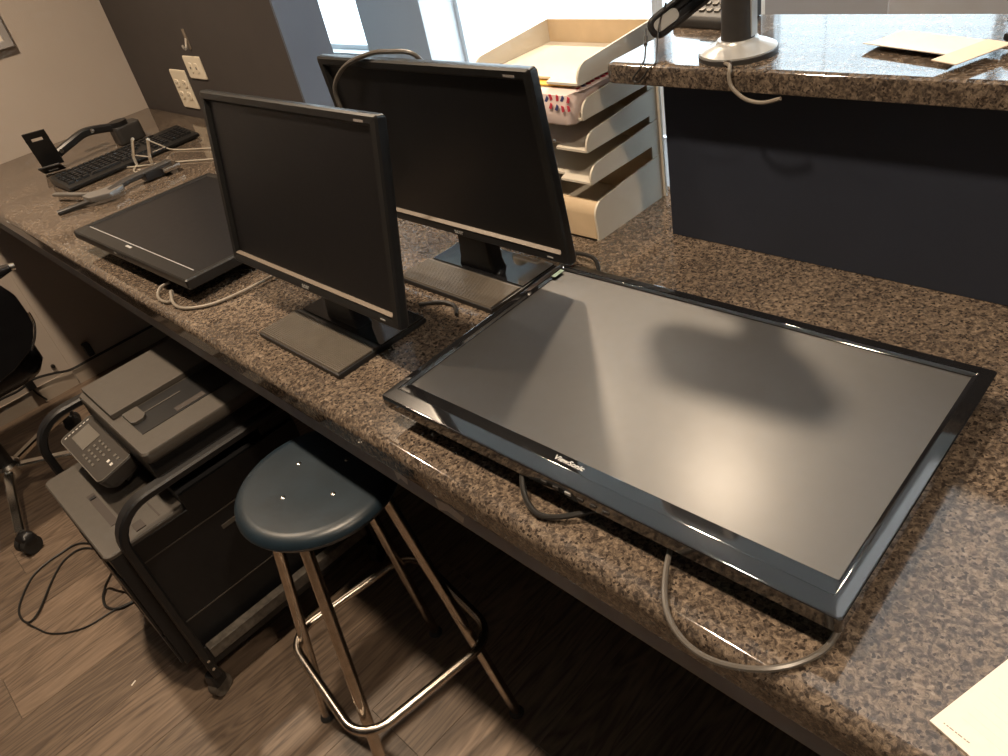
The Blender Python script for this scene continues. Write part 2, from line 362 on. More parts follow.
# lobby front: low wall with a blinds window, glass entrance, white pier, side glazing
YW = 3.4
struct('wall_back', box(B(), -1.90, 3.0, YW, YW + 0.12, 0.0, 0.95), 'lobby_grey', 'grey wall under the lobby window', 'wall')
struct('wall_header', box(B(), -8.0, 3.0, YW, YW + 0.12, 2.12, CEIL), 'wall_white', 'white wall above the lobby windows', 'wall')
struct('wall_pier', box(B(), -4.70, -4.04, YW - 0.25, YW + 0.12, 0, 2.12, 0.004), 'wall_white', 'white pier beside the glass entrance', 'pier')
struct('wall_sill', box(B(), -8.0, -4.70, YW, YW + 0.12, 0, 0.36), 'wall_white', 'low white wall under the side glazing', 'wall')
struct('trim_1', box(B(), -8.0, -4.70, YW - 0.06, YW + 0.13, 0.36, 0.385, 0.004), 'aluminium', 'pale metal sill under the side glazing', 'sill')
def window(name, x0, x1, z0, z1, label, mull=()):
    bm = B(); fw = 0.035
    for a in (x0, x1 - fw): box(bm, a, a + fw, YW + 0.02, YW + 0.08, z0, z1, 0.003)
    for a in (z0, z1 - fw): box(bm, x0 + fw, x1 - fw, YW + 0.02, YW + 0.08, a, a + fw, 0.003)
    w = struct(name, bm, 'aluminium', label, 'window', smooth=False)
    edges = [x0 + fw] + list(mull) + [x1 - fw]
    for a in mull: obj('mullion', box(B(), a - 0.02, a + 0.02, YW + 0.02, YW + 0.08, z0 + fw, z1 - fw, 0.003), 'aluminium', w)
    for a, b in zip(edges, edges[1:]):
        obj('pane', box(B(), a + (0.012 if a in mull else -0.008), b - (0.012 if b in mull else -0.008), YW + 0.045, YW + 0.051, z0 + fw - 0.008, z1 - fw + 0.008), 'glass', w)
    return w
window('window_1', -8.0, -4.70, 0.385, 2.12, 'side glazing beyond the white pier', (-6.5,))
window('window_2', -4.04, -2.50, 0.0, 2.12, 'tall glass entrance with pale metal frame')
window('window_3', -2.50, -1.90, 0.0, 2.12, 'narrow glass sidelight beside the entrance')
window('window_4', -1.90, 2.9, 0.95, 2.12, 'lobby window behind white blinds', (-0.95, 0.2, 1.4))
bl = thing('window_blind', 'white horizontal slat blind in the lobby window', 'blind', (0, YW - 0.03, 0.95))
obj('head_rail', box(B(), -1.84, 2.84, -0.02, 0.02, 1.10, 1.14, 0.003), 'blind_white', bl)
sl = prism(B(), [(-0.018, 0.0030), (0.0, 0.0010), (0.018, -0.0045), (0.018, -0.0035), (0.0, 0.0020), (-0.018, 0.0040)], 'x', -1.82, 2.82)
first = obj('slat', sl, 'blind_white', bl, loc=(0, 0, 0.05))
for i in range(1, 26):
    c = first.copy(); C.objects.link(c); c.location = (0, 0, 0.05 + i * 0.040)
for a in (-1.6, -0.7, 0.2, 1.1, 2.0, 2.7):
    obj('ladder_cord', tube(B(), [(a, 0, 0.03), (a, 0, 1.10)], 0.0018, 5), 'blind_white', bl)
struct('ground_outside', box(B(), -30, 25, YW + 0.12, 45, -0.15, -0.05), 'pavement', 'pale pavement outside the windows', 'pavement')

# ================================================================ ceiling downlights
def downlight(x, y, label, w=LAMP_W):
    t = thing('ceiling_downlight', label, 'downlight', (x, y, CEIL), group='recessed ceiling downlights')
    obj('trim_ring', lathe(B(), [(0.062, -0.001), (0.085, -0.001), (0.088, -0.006), (0.066, -0.010), (0.062, -0.006), (0.062, -0.001)], 32, cap0=False, cap1=False), 'ceiling_white', t)
    obj('lens', lathe(B(), [(0.061, -0.0008), (0.061, -0.004), (0.03, -0.005)], 32), 'lens', t)
    l = bpy.data.lights.new('downlight_lamp', 'AREA'); l.shape = 'DISK'; l.size = 0.12; l.energy = w; l.color = LAMP_COL; l.spread = math.radians(125)
    lo = bpy.data.objects.new('downlight_lamp', l); C.objects.link(lo); lo.parent = t; lo.location = (0, 0, -0.012)
downlight(-0.85, 0.25, 'warm ceiling downlight above the round stool')
downlight(-2.45, 0.25, 'warm ceiling downlight above the keyboard end of the counter', LAMP_W * 1.25)
downlight(0.75, 0.25, 'warm ceiling downlight right of the photographer')
downlight(-1.30, 2.00, 'warm ceiling downlight in the lobby straight behind the letter trays', LAMP_W * 1.35)
downlight(-2.10, 2.00, 'warm ceiling downlight in the lobby beside the partition end')
lp_ = thing('ceiling_light_panel', 'cool white ceiling light panel above the lobby side of the ledge', 'light panel', (-0.36, 2.0, CEIL))
obj('panel_frame', loft(B(), [[(a, b, z) for a, b in ((-0.31 + i_, -0.61 + i_), (0.31 - i_, -0.61 + i_), (0.31 - i_, 0.61 - i_), (-0.31 + i_, 0.61 - i_))] for z, i_ in ((-0.001, 0), (-0.012, 0), (-0.012, 0.02), (-0.003, 0.022))], False, False), 'ceiling_white', lp_, smooth=False)
obj('diffuser', box(B(), -0.288, 0.288, -0.588, 0.588, -0.005, -0.002), 'panel_lens', lp_)

# ================================================================ counter and ledge
ct = thing('countertop', 'long brown speckled granite work counter with rounded front edge', 'counter', (0, 0, Z0))
bm = B(); TH = 0.050
prof = [(1.132, -TH), (YF + 0.008, -TH)] + arc(YF + 0.008, -TH + 0.008, 0.008, 270, 180, 4)[1:] + arc(YF + 0.016, -0.016, 0.016, 180, 90, 7) + [(1.132, 0.0)]
prism(bm, prof, 'x', XL + 0.001, 1.6)
prism(bm, [(-2.095, 1.131), (1.6, 1.131), (1.6, 1.215), (-2.095, 1.215)], 'z', -TH, 0.0)
o = obj('slab', bm, 'granite', ct)
obj('apron_strip', box(B(), XL + 0.01, 1.6, YF + 0.010, YF + 0.030, -0.094, -TH, 0.0015), 'apron_grey', ct)
obj('support_board', box(B(), XL + 0.01, 1.6, YF + 0.032, 1.11, -0.068, -TH - 0.0005), 'under_board', ct)
for (a, b_, w_) in ((-0.790, -0.062, 0.03), (-0.700, -0.070, 0.06)):
    obj('torn_tape', prism(B(), [(a, b_), (a + w_ * .5, b_ + .006), (a + w_, b_ - .002), (a + w_ * .9, b_ - .016), (a + w_ * .4, b_ - .011), (a + .002, b_ - .02)], 'y', YF + 0.0094, YF + 0.0100), 'tape_clear', ct)
for a in (-1.30, -0.62):
    bb = B(); box(bb, a - 0.012, a + 0.012, 0.47, 0.50, -0.105, -0.068, 0.002); tube(bb, [(a - .02, 0.485, -0.088), (a + .02, 0.485, -0.088)], 0.004, 8)
    obj('bracket', bb, 'chrome', ct)
lg = thing('transaction_ledge', 'raised brown granite ledge with polished top above the navy panel', 'ledge', (0, 0, Z0 + 0.2832))
bm = B()
def ledge_loop(ins, z): return [(x_, y_, z) for x_, y_ in rrect(-0.842 + ins, 2.88 - ins, 0.995 + ins, 1.275 - ins, max(0.020 - ins, 0.004), 5)]
loft(bm, [ledge_loop(0.003, 0.0), ledge_loop(0.0008, 0.0008), ledge_loop(0, 0.003), ledge_loop(0, 0.0220), ledge_loop(0.0028, 0.0290), ledge_loop(0.010, 0.0316)])
obj('slab', bm, 'granite', lg)
LT = Z0 + 0.315     # ledge top

# ================================================================ wall fittings
def plate(name, label, cat, x0, x1, z0, z1, kind):
    t = thing(name, label, cat, ((x0 + x1) / 2, 1.137, Z0 + (z0 + z1) / 2))
    w, h = (x1 - x0) / 2, (z1 - z0) / 2
    loops = []
    for ins, y_ in ((0, 0.0), (0, -0.003), (0.004, -0.006)):
        loops.append([(a, y_, b) for a, b in rrect(-w + ins, w - ins, -h + ins, h - ins, 0.004, 3)])
    obj('cover_plate', loft(B(), loops), 'plate_cream', t)
    if kind == 'outlet':
        for sx in (-1, 1):
            for sz in (-1, 1):
                r = obj('receptacle', loft(B(), [[(a, y_, b) for a, b in rrect(-0.017 + i_, 0.017 - i_, -0.014 + i_, 0.014 - i_, 0.008, 3)] for y_, i_ in ((-0.006, 0), (-0.0085, 0.001))]), 'plate_cream', t, loc=(sx * 0.031, 0, sz * 0.021))
                obj('slot', box(box(B(), -0.007, -0.005, -0.009, -0.0082, -0.003, 0.005), 0.005, 0.007, -0.009, -0.0082, -0.003, 0.005), 'slot_dark', r)
    else:
        for sx in (-1, 1):
            r = obj('receptacle', loft(B(), [[(a, y_, b) for a, b in rrect(-0.012 + i_, 0.012 - i_, -0.017 + i_, 0.017 - i_, 0.006, 3)] for y_, i_ in ((-0.006, 0), (-0.008, 0.001))]), 'plate_cream', t, loc=(sx * 0.022, 0, 0))
            obj('slot', box(B(), -0.003, 0.003, -0.0088, -0.0078, -0.004, 0.004), 'slot_dark', r)
    return t
plate('wall_outlet', 'larger cream outlet plate with four receptacles low on the charcoal wall', 'outlet', -2.975, -2.850, 0.033, 0.170, 'outlet')
plate('data_outlet', 'smaller cream wall plate up and right of the outlet plate', 'outlet', -2.812, -2.684, 0.146, 0.222, 'data')
hk = thing('adhesive_hook', 'small clear adhesive hook stuck on the charcoal wall above the outlets', 'hook', (-2.725, 1.137, Z0 + 0.26))
obj('backing_strip', loft(B(), [[(a, y_, b) for a, b in rrect(-0.010, 0.010, -0.016, 0.05, 0.006, 3)] for y_ in (0, -0.002)]), 'hook_clear', hk)
obj('hook_tip', tube(B(), [(0, -0.002, 0.02), (0, -0.010, 0.0), (0, -0.016, -0.010), (0.004, -0.022, -0.006), (0.004, -0.024, 0.004)], 0.004, 8, k=4), 'tape_clear', hk)
pf = thing('picture_frame', 'corner of a grey framed picture hanging on the beige wall', 'picture frame', (XL, 0.785, Z0 + 0.346))
bm = B()
def fl(i, x_): return [(x_, a, b) for a, b in ((-0.55 + i, i), (-i, i), (-i, 0.75 - i), (-0.55 + i, 0.75 - i))]
loft(bm, [fl(0, 0.001), fl(0, 0.016), fl(0.003, 0.019), fl(0.024, 0.017), fl(0.026, 0.010), fl(0.026, 0.001)], False, False)
obj('frame', bm, 'frame_grey', pf, smooth=False)
obj('mat_board', box(B(), 0.001, 0.008, -0.525, -0.025, 0.025, 0.725), 'picture_mat', pf)

# ================================================================ monitors
def monitor_head(parent, w, h, bez, scr_mat, frame_mat, inner_mat, dep, rec=0.003, corner=0.004):
    """panel in local XZ: screen faces -Y, centre at origin; bez=(left,right,top,bottom)"""
    bl_, br_, bt_, bb_ = bez
    def lp(l, r, t, b, y_, c): return [(a, y_, q) for a, q in rrect(-w / 2 + l, w / 2 - r, -h / 2 + b, h / 2 - t, c, 3)]
    bm = B()
    loft(bm, [lp(0.004, 0.004, 0.004, 0.004, dep, corner), lp(0, 0, 0, 0, dep - 0.006, corner), lp(0, 0, 0, 0, 0.003, corner), lp(0.003, 0.003, 0.003, 0.003, 0, corner),
              lp(bl_ - .005, br_ - .005, bt_ - .005, bb_ - .008, 0.0, 0.0015), lp(bl_, br_, bt_, bb_, rec, 0.001), lp(bl_, br_, bt_, bb_, rec + 0.004, 0.001)], True, False)
    fr = obj('frame', bm, frame_mat, parent)
    sc = obj('screen', box(B(), -w / 2 + bl_ - 0.0005, w / 2 - br_ + 0.0005, rec + 0.0005, rec + 0.004, -h / 2 + bb_ - 0.0005, h / 2 - bt_ + 0.0005), scr_mat, parent)
    return fr, sc
def back_bulge(parent, w, h, y0, dep, m):
    loops = []
    for k, (s, d) in enumerate(((1.0, 0), (0.97, 0.25), (0.88, 0.6), (0.74, 0.88), (0.62, 1.0))):
        loops.append([(a, y0 + dep * d, q) for a, q in rrect(-w / 2 * s, w / 2 * s, -h / 2 * s, h / 2 * s, 0.03 * s, 4)])
    return obj('back_cover', loft(B(), loops), m, parent)
def desk_monitor(label, cx, yb, zb, tilt, bx0, bx1, by0, by1, yaw=0.0):
    t = thing('computer_monitor', label, 'monitor', (cx, (by0 + by1) / 2, Z0))
    w, h = 0.512, 0.304
    bcx, bcy = (bx0 + bx1) / 2 - cx, 0.0
    hd = by1 - by0; hw = (bx1 - bx0) / 2
    # base: front ribbed plate and glossy rear plate
    fy0, fy1 = -hd / 2, -hd / 2 + hd * 0.47
    st = obj('stand_base', prism(B(), [(bcx - hw, fy0), (bcx + hw, fy0), (bcx + hw, hd / 2), (bcx - hw + 0.01, hd / 2), (bcx - hw + 0.01, fy1 + 0.002), (bcx - hw, fy1)], 'z', 0.0, 0.0095, 0.002), 'black_plastic', t)
    bm = B(); n = 22
    pr = []
    for i in range(n):
        a = fy0 + 0.004 + (fy1 - fy0 - 0.008) * i / n; b = fy0 + 0.004 + (fy1 - fy0 - 0.008) * (i + 0.5) / n
        pr += [(a, 0.0128), (b, 0.0128), (b + 0.0004, 0.0116), (fy0 + 0.004 + (fy1 - fy0 - 0.008) * (i + 1) / n - 0.0004, 0.0116)]
    pr = [(fy0 + 0.002, 0.0090)] + pr + [(fy1 - 0.002, 0.0116), (fy1 - 0.002, 0.0090)]
    prism(bm, pr, 'x', bcx - hw + 0.004, bcx + hw - 0.004)
    obj('ribbed_plate', bm, 'ribbed_plate', st, smooth=False)
    obj('glossy_plate', box(B(), bcx - hw + 0.012, bcx + hw - 0.002, fy1 + 0.002, hd / 2 - 0.002, 0.0092, 0.0125, 0.001), 'black_gloss', st)
    # neck
    ny = 0.022
    obj('neck', loft(B(), [[(bcx + a, b + d, z) for a, b in rrect(-wd, wd, -0.016, 0.016, 0.006, 3)] for z, wd, d in ((0.012, 0.050, ny), (0.03, 0.043, ny), (0.09, 0.040, ny + 0.004), (0.17, 0.042, ny + 0.012), (0.20, 0.042, ny + 0.016))]), 'black_plastic', t)
    hdn = bpy.data.objects.new('display_head', None)
    ca, sa = math.cos(math.radians(tilt)), math.sin(math.radians(tilt))
    yb_ = yb - (by0 + by1) / 2
    M = T((0, yb_ + sa * h / 2, zb + ca * h / 2)) @ RZ(yaw) @ RX(-tilt)
    fr, sc = monitor_head(t, w, h, (0.019, 0.019, 0.017, 0.023), 'screen_dark', 'black_satin', 'black_satin', 0.020, 0.006)
    bk = back_bulge(t, 0.44, 0.24, 0.018, 0.026, 'black_plastic')
    bt = obj('bezel_glint', prism(B(), [(-0.0010, -h / 2 + 0.0195), (0.006, -h / 2 + 0.0228), (0.006, -h / 2 + 0.0180), (0.0, -h / 2 + 0.0175)], 'x', -w / 2 + 0.016, w / 2 - 0.016), 'bezel_lit', t)  # added strip, paler than the frame: painted highlight along the bottom bezel
    for q in (fr, sc, bk, bt): q.matrix_local = M
    tx = text('logo', 'acer', 0.013, 'silver_print', t, M @ T((0, -0.0006, -h / 2 + 0.006)) @ RX(90), True)
    pl_ = obj('power_light', box(B(), -0.006, 0.006, -0.0008, 0.0, -0.001, 0.001), 'silver_print', t); pl_.matrix_local = M @ T((w / 2 - 0.04, 0, -h / 2 + 0.009))
    tg = obj('printed_mark', box(B(), -0.011, 0.011, -0.0003, 0.0, -0.0016, 0.0016), 'print_grey', t); tg.matrix_local = M @ T((w / 2 - 0.040, 0, h / 2 - 0.010))
    bpy.data.objects.remove(hdn)
    return t
desk_monitor('black monitor standing nearest the counter front, screen tilted back', -1.103, 0.487, 0.093, 12.0, -1.222, -0.966, 0.424, 0.612)
desk_monitor('black monitor standing by the letter trays with a cable over its top', -0.996, 0.748, 0.091, -3.8, -1.131, -0.876, 0.684, 0.850)

# large monitor lying on its back
lm = thing('lying_monitor', 'large glossy black monitor lying on its back, screen up', 'monitor', (-0.4880, 0.6160, Z0), (0, 0, math.radians(1.6)))
W, H = 0.649, 0.409
ML = T((0, 0, 0.0505)) @ RX(-90)       # head local: -Y is the screen face -> up, +Z is towards the back of the counter
def lp(l, r, t, b, y_, c, n=4): return [(a, y_, q) for a, q in rrect(-W / 2 + l, W / 2 - r, -H / 2 + b, H / 2 - t, c, n)]
bm = B()
sb = (0.016, 0.021, 0.018, 0.042)
loft(bm, [lp(.016, .016, .016, .016, 0.026, .004), lp(.003, .003, .003, .003, 0.022, .004), lp(0, 0, 0, 0, 0.0195, .004), lp(0, 0, 0, 0, 0.0014, .004), lp(.0008, .0008, .0008, .0008, 0.0004, .004), lp(.002, .002, .002, .002, 0.0, .004),
          lp(.0105, .015, .0125, .0215, 0.0, .003), lp(.0112, .0158, .0132, .0228, 0.0012, .003), lp(.0118, .0165, .0140, .0240, 0.0012, .002), lp(.0155, .0205, .0175, .0412, 0.0030, .0015), lp(*sb, 0.0034, .0015), lp(*sb, 0.0065, .0015)], True, False)
fr = obj('frame', bm, 'black_gloss', lm); fr.matrix_local = ML
sc = obj('screen', box(B(), -W / 2 + sb[0] - .0005, W / 2 - sb[1] + .0005, 0.0050, 0.010, -H / 2 + sb[3] - .0005, H / 2 - sb[2] + .0005), 'screen_large', lm); sc.matrix_local = ML
loops = []
for s, d in ((1.0, 0.0255), (0.96, 0.032), (0.85, 0.036)):
    loops.append([(a, d, q + 0.03) for a, q in rrect(-0.25 * s, 0.25 * s, -0.13 * s, 0.15 * s, 0.03, 4)])
bk = obj('back_cover', loft(B(), loops), 'black_plastic', lm); bk.matrix_local = ML
obj('stand_foot', loft(B(), [[(a, b, z) for a, b in rrect(-0.10 * s, 0.10 * s, -0.07 * s, 0.07 * s, 0.03, 5)] for z, s in ((0.0, 0.96), (0.003, 1.0), (0.010, 1.0), (0.013, 0.95))]), 'black_plastic', lm)
text('logo', 'ViewSonic', 0.0105, 'silver_print', lm, ML @ T((-0.008, 0.0012, -H / 2 + 0.0290)) @ RX(90) @ RX(-6), True)
for i in range(6):
    a = -0.032 + i * 0.018
    bb = obj('front_button', box(B(), -0.004, 0.004, -0.002, 0.002, -0.0012, 0.0), 'silver_print' if i == 2 else 'dark_grey_plastic', lm)
    bb.matrix_local = ML @ T((a + 0.01, 0.012, -H / 2))
lb = obj('energy_sticker', box(B(), -0.004, 0.004, -0.0004, 0.0, -0.012, 0.012), 'label_green', lm); lb.matrix_local = ML @ T((-W / 2 + 0.017, 0.0006, H / 2 - 0.035))
lb = obj('warning_sticker', box(B(), -0.007, 0.007, -0.0004, 0.0, -0.004, 0.004), 'label_orange', lm); lb.matrix_local = ML @ T((-W / 2 + 0.022, 0.0004, H / 2 - 0.006))

# smaller monitor lying at the left
sm = thing('lying_monitor', 'smaller matte black monitor lying screen up behind the standing monitor', 'monitor', (-1.775, 0.600, Z0), (0, 0, math.radians(2.0)))
W2, H2 = 0.60, 0.385
ML2 = T((0, 0, 0.052)) @ RX(-90) @ RX(-1.5)
fr, sc = monitor_head(sm, W2, H2, (0.016, 0.016, 0.016, 0.040), 'screen_dark', 'black_satin', 'black_satin', 0.024, 0.003)
bk = back_bulge(sm, 0.48, 0.26, 0.022, 0.016, 'black_plastic')
for q in (fr, sc, bk): q.matrix_local = ML2
ln = obj('trim_line', box(B(), -0.27, 0.27, -0.0006, 0.001, -0.001, 0.001), 'silver_print', sm); ln.matrix_local = ML2 @ T((0, 0, -H2 / 2 + 0.0345))
lgm = obj('logo_badge', box(B(), -0.014, 0.014, -0.0004, 0.0, -0.003, 0.003), 'silver_print', sm); lgm.matrix_local = ML2 @ T((-0.02, 0, -H2 / 2 + 0.024))
for i in range(4):
    bb = obj('front_button', box(B(), -0.005, 0.005, -0.0015, 0.0015, -0.001, 0.0), 'silver_print' if i == 0 else 'dark_grey_plastic', sm); bb.matrix_local = ML2 @ T((-0.05 + i * 0.018, 0.010, -H2 / 2))
obj('stand_foot', loft(B(), [[(a, b, z) for a, b in rrect(-0.11 * s, 0.11 * s, -0.08 * s, 0.08 * s, 0.03, 5)] for z, s in ((0.0, 0.96), (0.003, 1.0), (0.012, 1.0), (0.014, 0.95))]), 'black_plastic', sm)

# ================================================================ cables on the counter
def cable(name, label, pts, r, m, k=7, parent=None):
    p0 = Vector(pts[0])
    o = obj(name, tube(B(), [(Vector(p) - p0) for p in pts], r, 8, k=k), m)
    o.location = p0; tag(o, label, 'cable'); return o
zc = Z0 + 0.0042
cable('monitor_cable', 'short dark cable looping under the front of the large lying monitor', [(-0.555, 0.46, Z0 + 0.020), (-0.552, 0.425, Z0 + 0.030), (-0.530, 0.398, Z0 + 0.016), (-0.500, 0.388, zc + 0.003), (-0.468, 0.402, zc + 0.006), (-0.436, 0.436, Z0 + 0.016), (-0.42, 0.47, Z0 + 0.018)], 0.0036, 'cable_black')
cable('power_cable', 'grey cable hanging in a loop over the counter front by the large monitor corner', [(-0.352, 0.48, Z0 + 0.018), (-0.342, 0.430, Z0 + 0.018), (-0.322, 0.387, Z0 + 0.010), (-0.298, 0.360, Z0 + 0.006), (-0.266, 0.346, Z0 + 0.0055), (-0.234, 0.348, Z0 + 0.0055), (-0.200, 0.366, Z0 + 0.0055), (-0.177, 0.394, Z0 + 0.0055), (-0.167, 0.426, Z0 + 0.006), (-0.175, 0.470, Z0 + 0.010), (-0.21, 0.52, Z0 + 0.012)], 0.0032, 'cable_grey')
cable('monitor_cable', 'tan cable curling out from under the smaller lying monitor', [(-1.600, 0.425, Z0 + 0.016), (-1.607, 0.405, Z0 + 0.012), (-1.590, 0.388, zc), (-1.555, 0.384, zc), (-1.535, 0.392, zc + 0.002), (-1.552, 0.408, zc + 0.010), (-1.548, 0.404, zc + 0.012), (-1.515, 0.391, zc), (-1.470, 0.398, zc), (-1.430, 0.437, zc), (-1.410, 0.500, zc + 0.002), (-1.400, 0.575, zc + 0.004), (-1.39, 0.64, zc)], 0.0034, 'cable_tan')
cable('video_cable', 'grey cable draped over the top of the monitor by the trays', [(-1.17, 0.700, Z0 + 0.150), (-1.185, 0.712, Z0 + 0.26), (-1.196, 0.712, Z0 + 0.32), (-1.190, 0.712, Z0 + 0.354), (-1.155, 0.718, Z0 + 0.384), (-1.105, 0.728, Z0 + 0.4005), (-1.060, 0.742, Z0 + 0.404), (-1.025, 0.775, Z0 + 0.385), (-1.02, 0.80, Z0 + 0.30)], 0.0038, 'cable_grey')
cable('power_cable', 'dark cable behind the tray-side monitor touching the large monitor', [(-0.90, 0.90, zc), (-0.845, 0.893, zc + 0.012), (-0.808, 0.880, zc + 0.016), (-0.790, 0.862, zc + 0.004), (-0.800, 0.845, zc)], 0.0038, 'cable_black')
cable('power_cable', 'dark cable on the granite behind the front monitor base', [(-1.02, 0.64, zc), (-0.99, 0.665, zc), (-0.955, 0.668, zc), (-0.93, 0.65, zc)], 0.0034, 'cable_black')

# ================================================================ letter trays
TX0, TX1, TY0, TY1 = -1.124, -0.872, 0.966, 1.178
tcx, tcy = (TX0 + TX1) / 2, (TY0 + TY1) / 2
ta = thing('letter_tray_stack', 'stack of five cream letter trays beside the raised ledge', 'letter tray', (tcx, tcy, Z0))
w2, d2 = (TX1 - TX0) / 2, (TY1 - TY0) / 2
def side_profile(h, r, d0=-d2, d1=d2, slope=0.012):
    pts = [(d0 + 0.002, 0.0), (d1, 0.0), (d1, h), (d0 + r, h - slope)]
    pts += [(d0 + r + r * math.cos(math.radians(a)) * 1.0, (h - slope) - r + r * math.sin(math.radians(a))) for a in (105, 120, 135, 150, 165, 180)] if h - slope > r else [(d0 + 0.01, (h - slope) * 0.7), (d0 + 0.003, (h - slope) * 0.4)]
    return pts
def tray(z, h, front=0.0, m='tray_cream', back=True, bh=None):
    root = bpy.data.objects.new('tray', None)
    nt_ = 0.0 if front else 0.022
    bm = prism(B(), [(-w2 + .003, -d2), (-w2 + .072, -d2), (-w2 + .080, -d2 + nt_ + 1e-4), (w2 - .080, -d2 + nt_ + 1e-4), (w2 - .072, -d2), (w2 - .003, -d2), (w2 - .003, d2), (-w2 + .003, d2)], 'z', 0.0, 0.004)
    fl_ = obj('tray', bm, m, ta, loc=(0, 0, z))
    # cut front notch by building floor of three pieces is hidden: keep straight lip
    for s in (-1, 1):
        a, b = (s * w2 - 0.004, s * w2) if s > 0 else (s * w2, s * w2 + 0.004)
        obj('tray_side', prism(B(), side_profile(h, 0.026), 'x', a, b), m, fl_)
    if back: obj('tray_back', box(B(), -w2 + 0.004, w2 - 0.004, d2 - 0.004, d2, 0.004, bh or h, 0.0008), 'tray_wood', fl_)
    if front: obj('tray_front', prism(B(), [(-d2, 0.0), (-d2 + 0.006, 0.0), (-d2 + 0.006, front - 0.014), (-d2 + 0.020, front), (-d2 + 0.012, front), (-d2 + 0.004, front - 0.008), (-d2, front - 0.022)], 'x', -w2 + 0.004, w2 - 0.004), 'tray_wood', fl_)
    bpy.data.objects.remove(root)
    return fl_
tray(0.0, 0.088, 0.072, bh=0.1115)
tray(0.112, 0.046, bh=0.0585)
tray(0.171, 0.046, bh=0.0565)
tray(0.228, 0.046, bh=0.0575)
tray(0.286, 0.046)
for s in (-1, 1):
    for yy in (d2 - 0.006,):
        obj('corner_rail', box(B(), s * (w2 + 0.0032) - 0.003, s * (w2 + 0.0032) + 0.003, yy, yy + 0.006, 0.0, 0.290, 0.001), 'tray_cream', ta)
for s in (-1, 1):
    for z in (0.088, 0.158, 0.217, 0.274):
        if z == 0.088: obj('riser', box(B(), s * (w2 - 0.002) - 0.0015, s * (w2 - 0.002) + 0.0015, d2 - 0.03, d2, z, 0.112), 'tray_cream', ta)
        else: obj('riser', box(B(), s * (w2 - 0.002) - 0.0015, s * (w2 - 0.002) + 0.0015, d2 - 0.03, d2, z, z + 0.0125), 'tray_cream', ta)
# papers in the trays
def sheet(name, label, m, cx, cy, z, w, d, rz=0, curl=0.0, th=0.0006, cat='paper', nseg=10, amp=0.0):
    t = bmesh.new(); rows = []
    for s, up in ((0, th), (1, 0)):
        g = []
        for i in range(nseg + 1):
            r_ = []
            for j in range(nseg + 1):
                u, v = i / nseg - 0.5, j / nseg - 0.5
                zz = curl * max(0, -v) ** 2 * 4 + amp * math.sin(u * 9 + 1.3) * math.cos(v * 7)
                r_.append(t.verts.new((u * w, v * d, zz + up)))
            g.append(r_)
        rows.append(g)
    for s, g in enumerate(rows):
        for i in range(nseg):
            for j in range(nseg):
                q = (g[i][j], g[i + 1][j], g[i + 1][j + 1], g[i][j + 1]); t.faces.new(q if s == 0 else q[::-1])
    a, b = rows
    for i in range(nseg):
        for (p, q) in (((i, 0), (i + 1, 0)), ((i + 1, nseg), (i, nseg)), ((0, i + 1), (0, i)), ((nseg, i), (nseg, i + 1))):
            t.faces.new((a[q[0]][q[1]], a[p[0]][p[1]], b[p[0]][p[1]], b[q[0]][q[1]]))
    o = obj(name, t, m, loc=(cx, cy, z), rot=(0, 0, math.radians(rz)))
    if label: tag(o, label, cat)
    return o
zt = Z0 + 0.2325
sheet('document', 'white document sheet lying in the second tray from the top', 'paper', tcx - 0.01, tcy - 0.006, zt, 0.200, 0.195, 2)
o = sheet('yellow_envelope', 'yellow envelope on top of the bag in the second tray', 'paper_yellow', tcx + 0.020, tcy - 0.010, zt + 0.0485, 0.150, 0.185, 4, 0.0, 0.002, 'envelope')
sheet('folded_flyer', 'white flyer on top of the bag at the left of the second tray', 'paper', tcx - 0.060, tcy - 0.014, zt + 0.0465, 0.12, 0.185, -5, 0.0, 0.0008)
# bulky plastic mailer bag filling the second tray and bulging over its lip
random.seed(5)
loops = []
ph = [random.uniform(0, 6) for _ in range(6)]
for z_, ex, ef in ((0.0045, -0.016, 0.004), (0.007, -0.011, 0.010), (0.018, -0.009, 0.017), (0.030, -0.008, 0.014), (0.040, -0.008, 0.009), (0.0435, 0.0000, 0.004), (0.0455, -0.003, -0.004), (0.0460, -0.020, -0.020)):
    lpp = []
    for k_, (a, b) in enumerate(rrect(-w2 - ex, w2 + ex, -d2 - ef, d2 - 0.012, 0.018, 8)):
        wob = 0.0022 * math.sin(a * 70 + z_ * 160 + ph[0]) + 0.0016 * math.sin(a * 150 - z_ * 240 + ph[1])
        lpp.append((a, b + (wob if b < 0 else 0), z_ - (0.020 * (1 - z_ / 0.030) if (b < -d2 + 0.004 and z_ < 0.030) else 0) + (0.0009 * math.sin(a * 60 + b * 50) if z_ > 0.03 else 0)))
    loops.append(lpp)
mb = obj('mailer_bag', loft(B(), loops), 'pink_plastic_film', loc=(tcx, tcy, zt))
tag(mb, 'bulky pinkish plastic bag with red print bulging from the second tray', 'plastic bag')
random.seed(3)
for i in range(13):
    y_ = -d2 + 0.010 + i * 0.0125
    obj('printed_mark', prism(B(), [(-0.0035, -0.0035), (0.002, -0.0045), (0.004, 0.003), (-0.001, 0.0045)], 'z', 0.0, 0.0006), 'print_red' if i != 1 else 'print_navy', mb, loc=(w2 - 0.009 + random.uniform(-0.002, 0.001), y_, 0.0462), rot=(0, 0.25, random.uniform(-0.7, 0.7)))
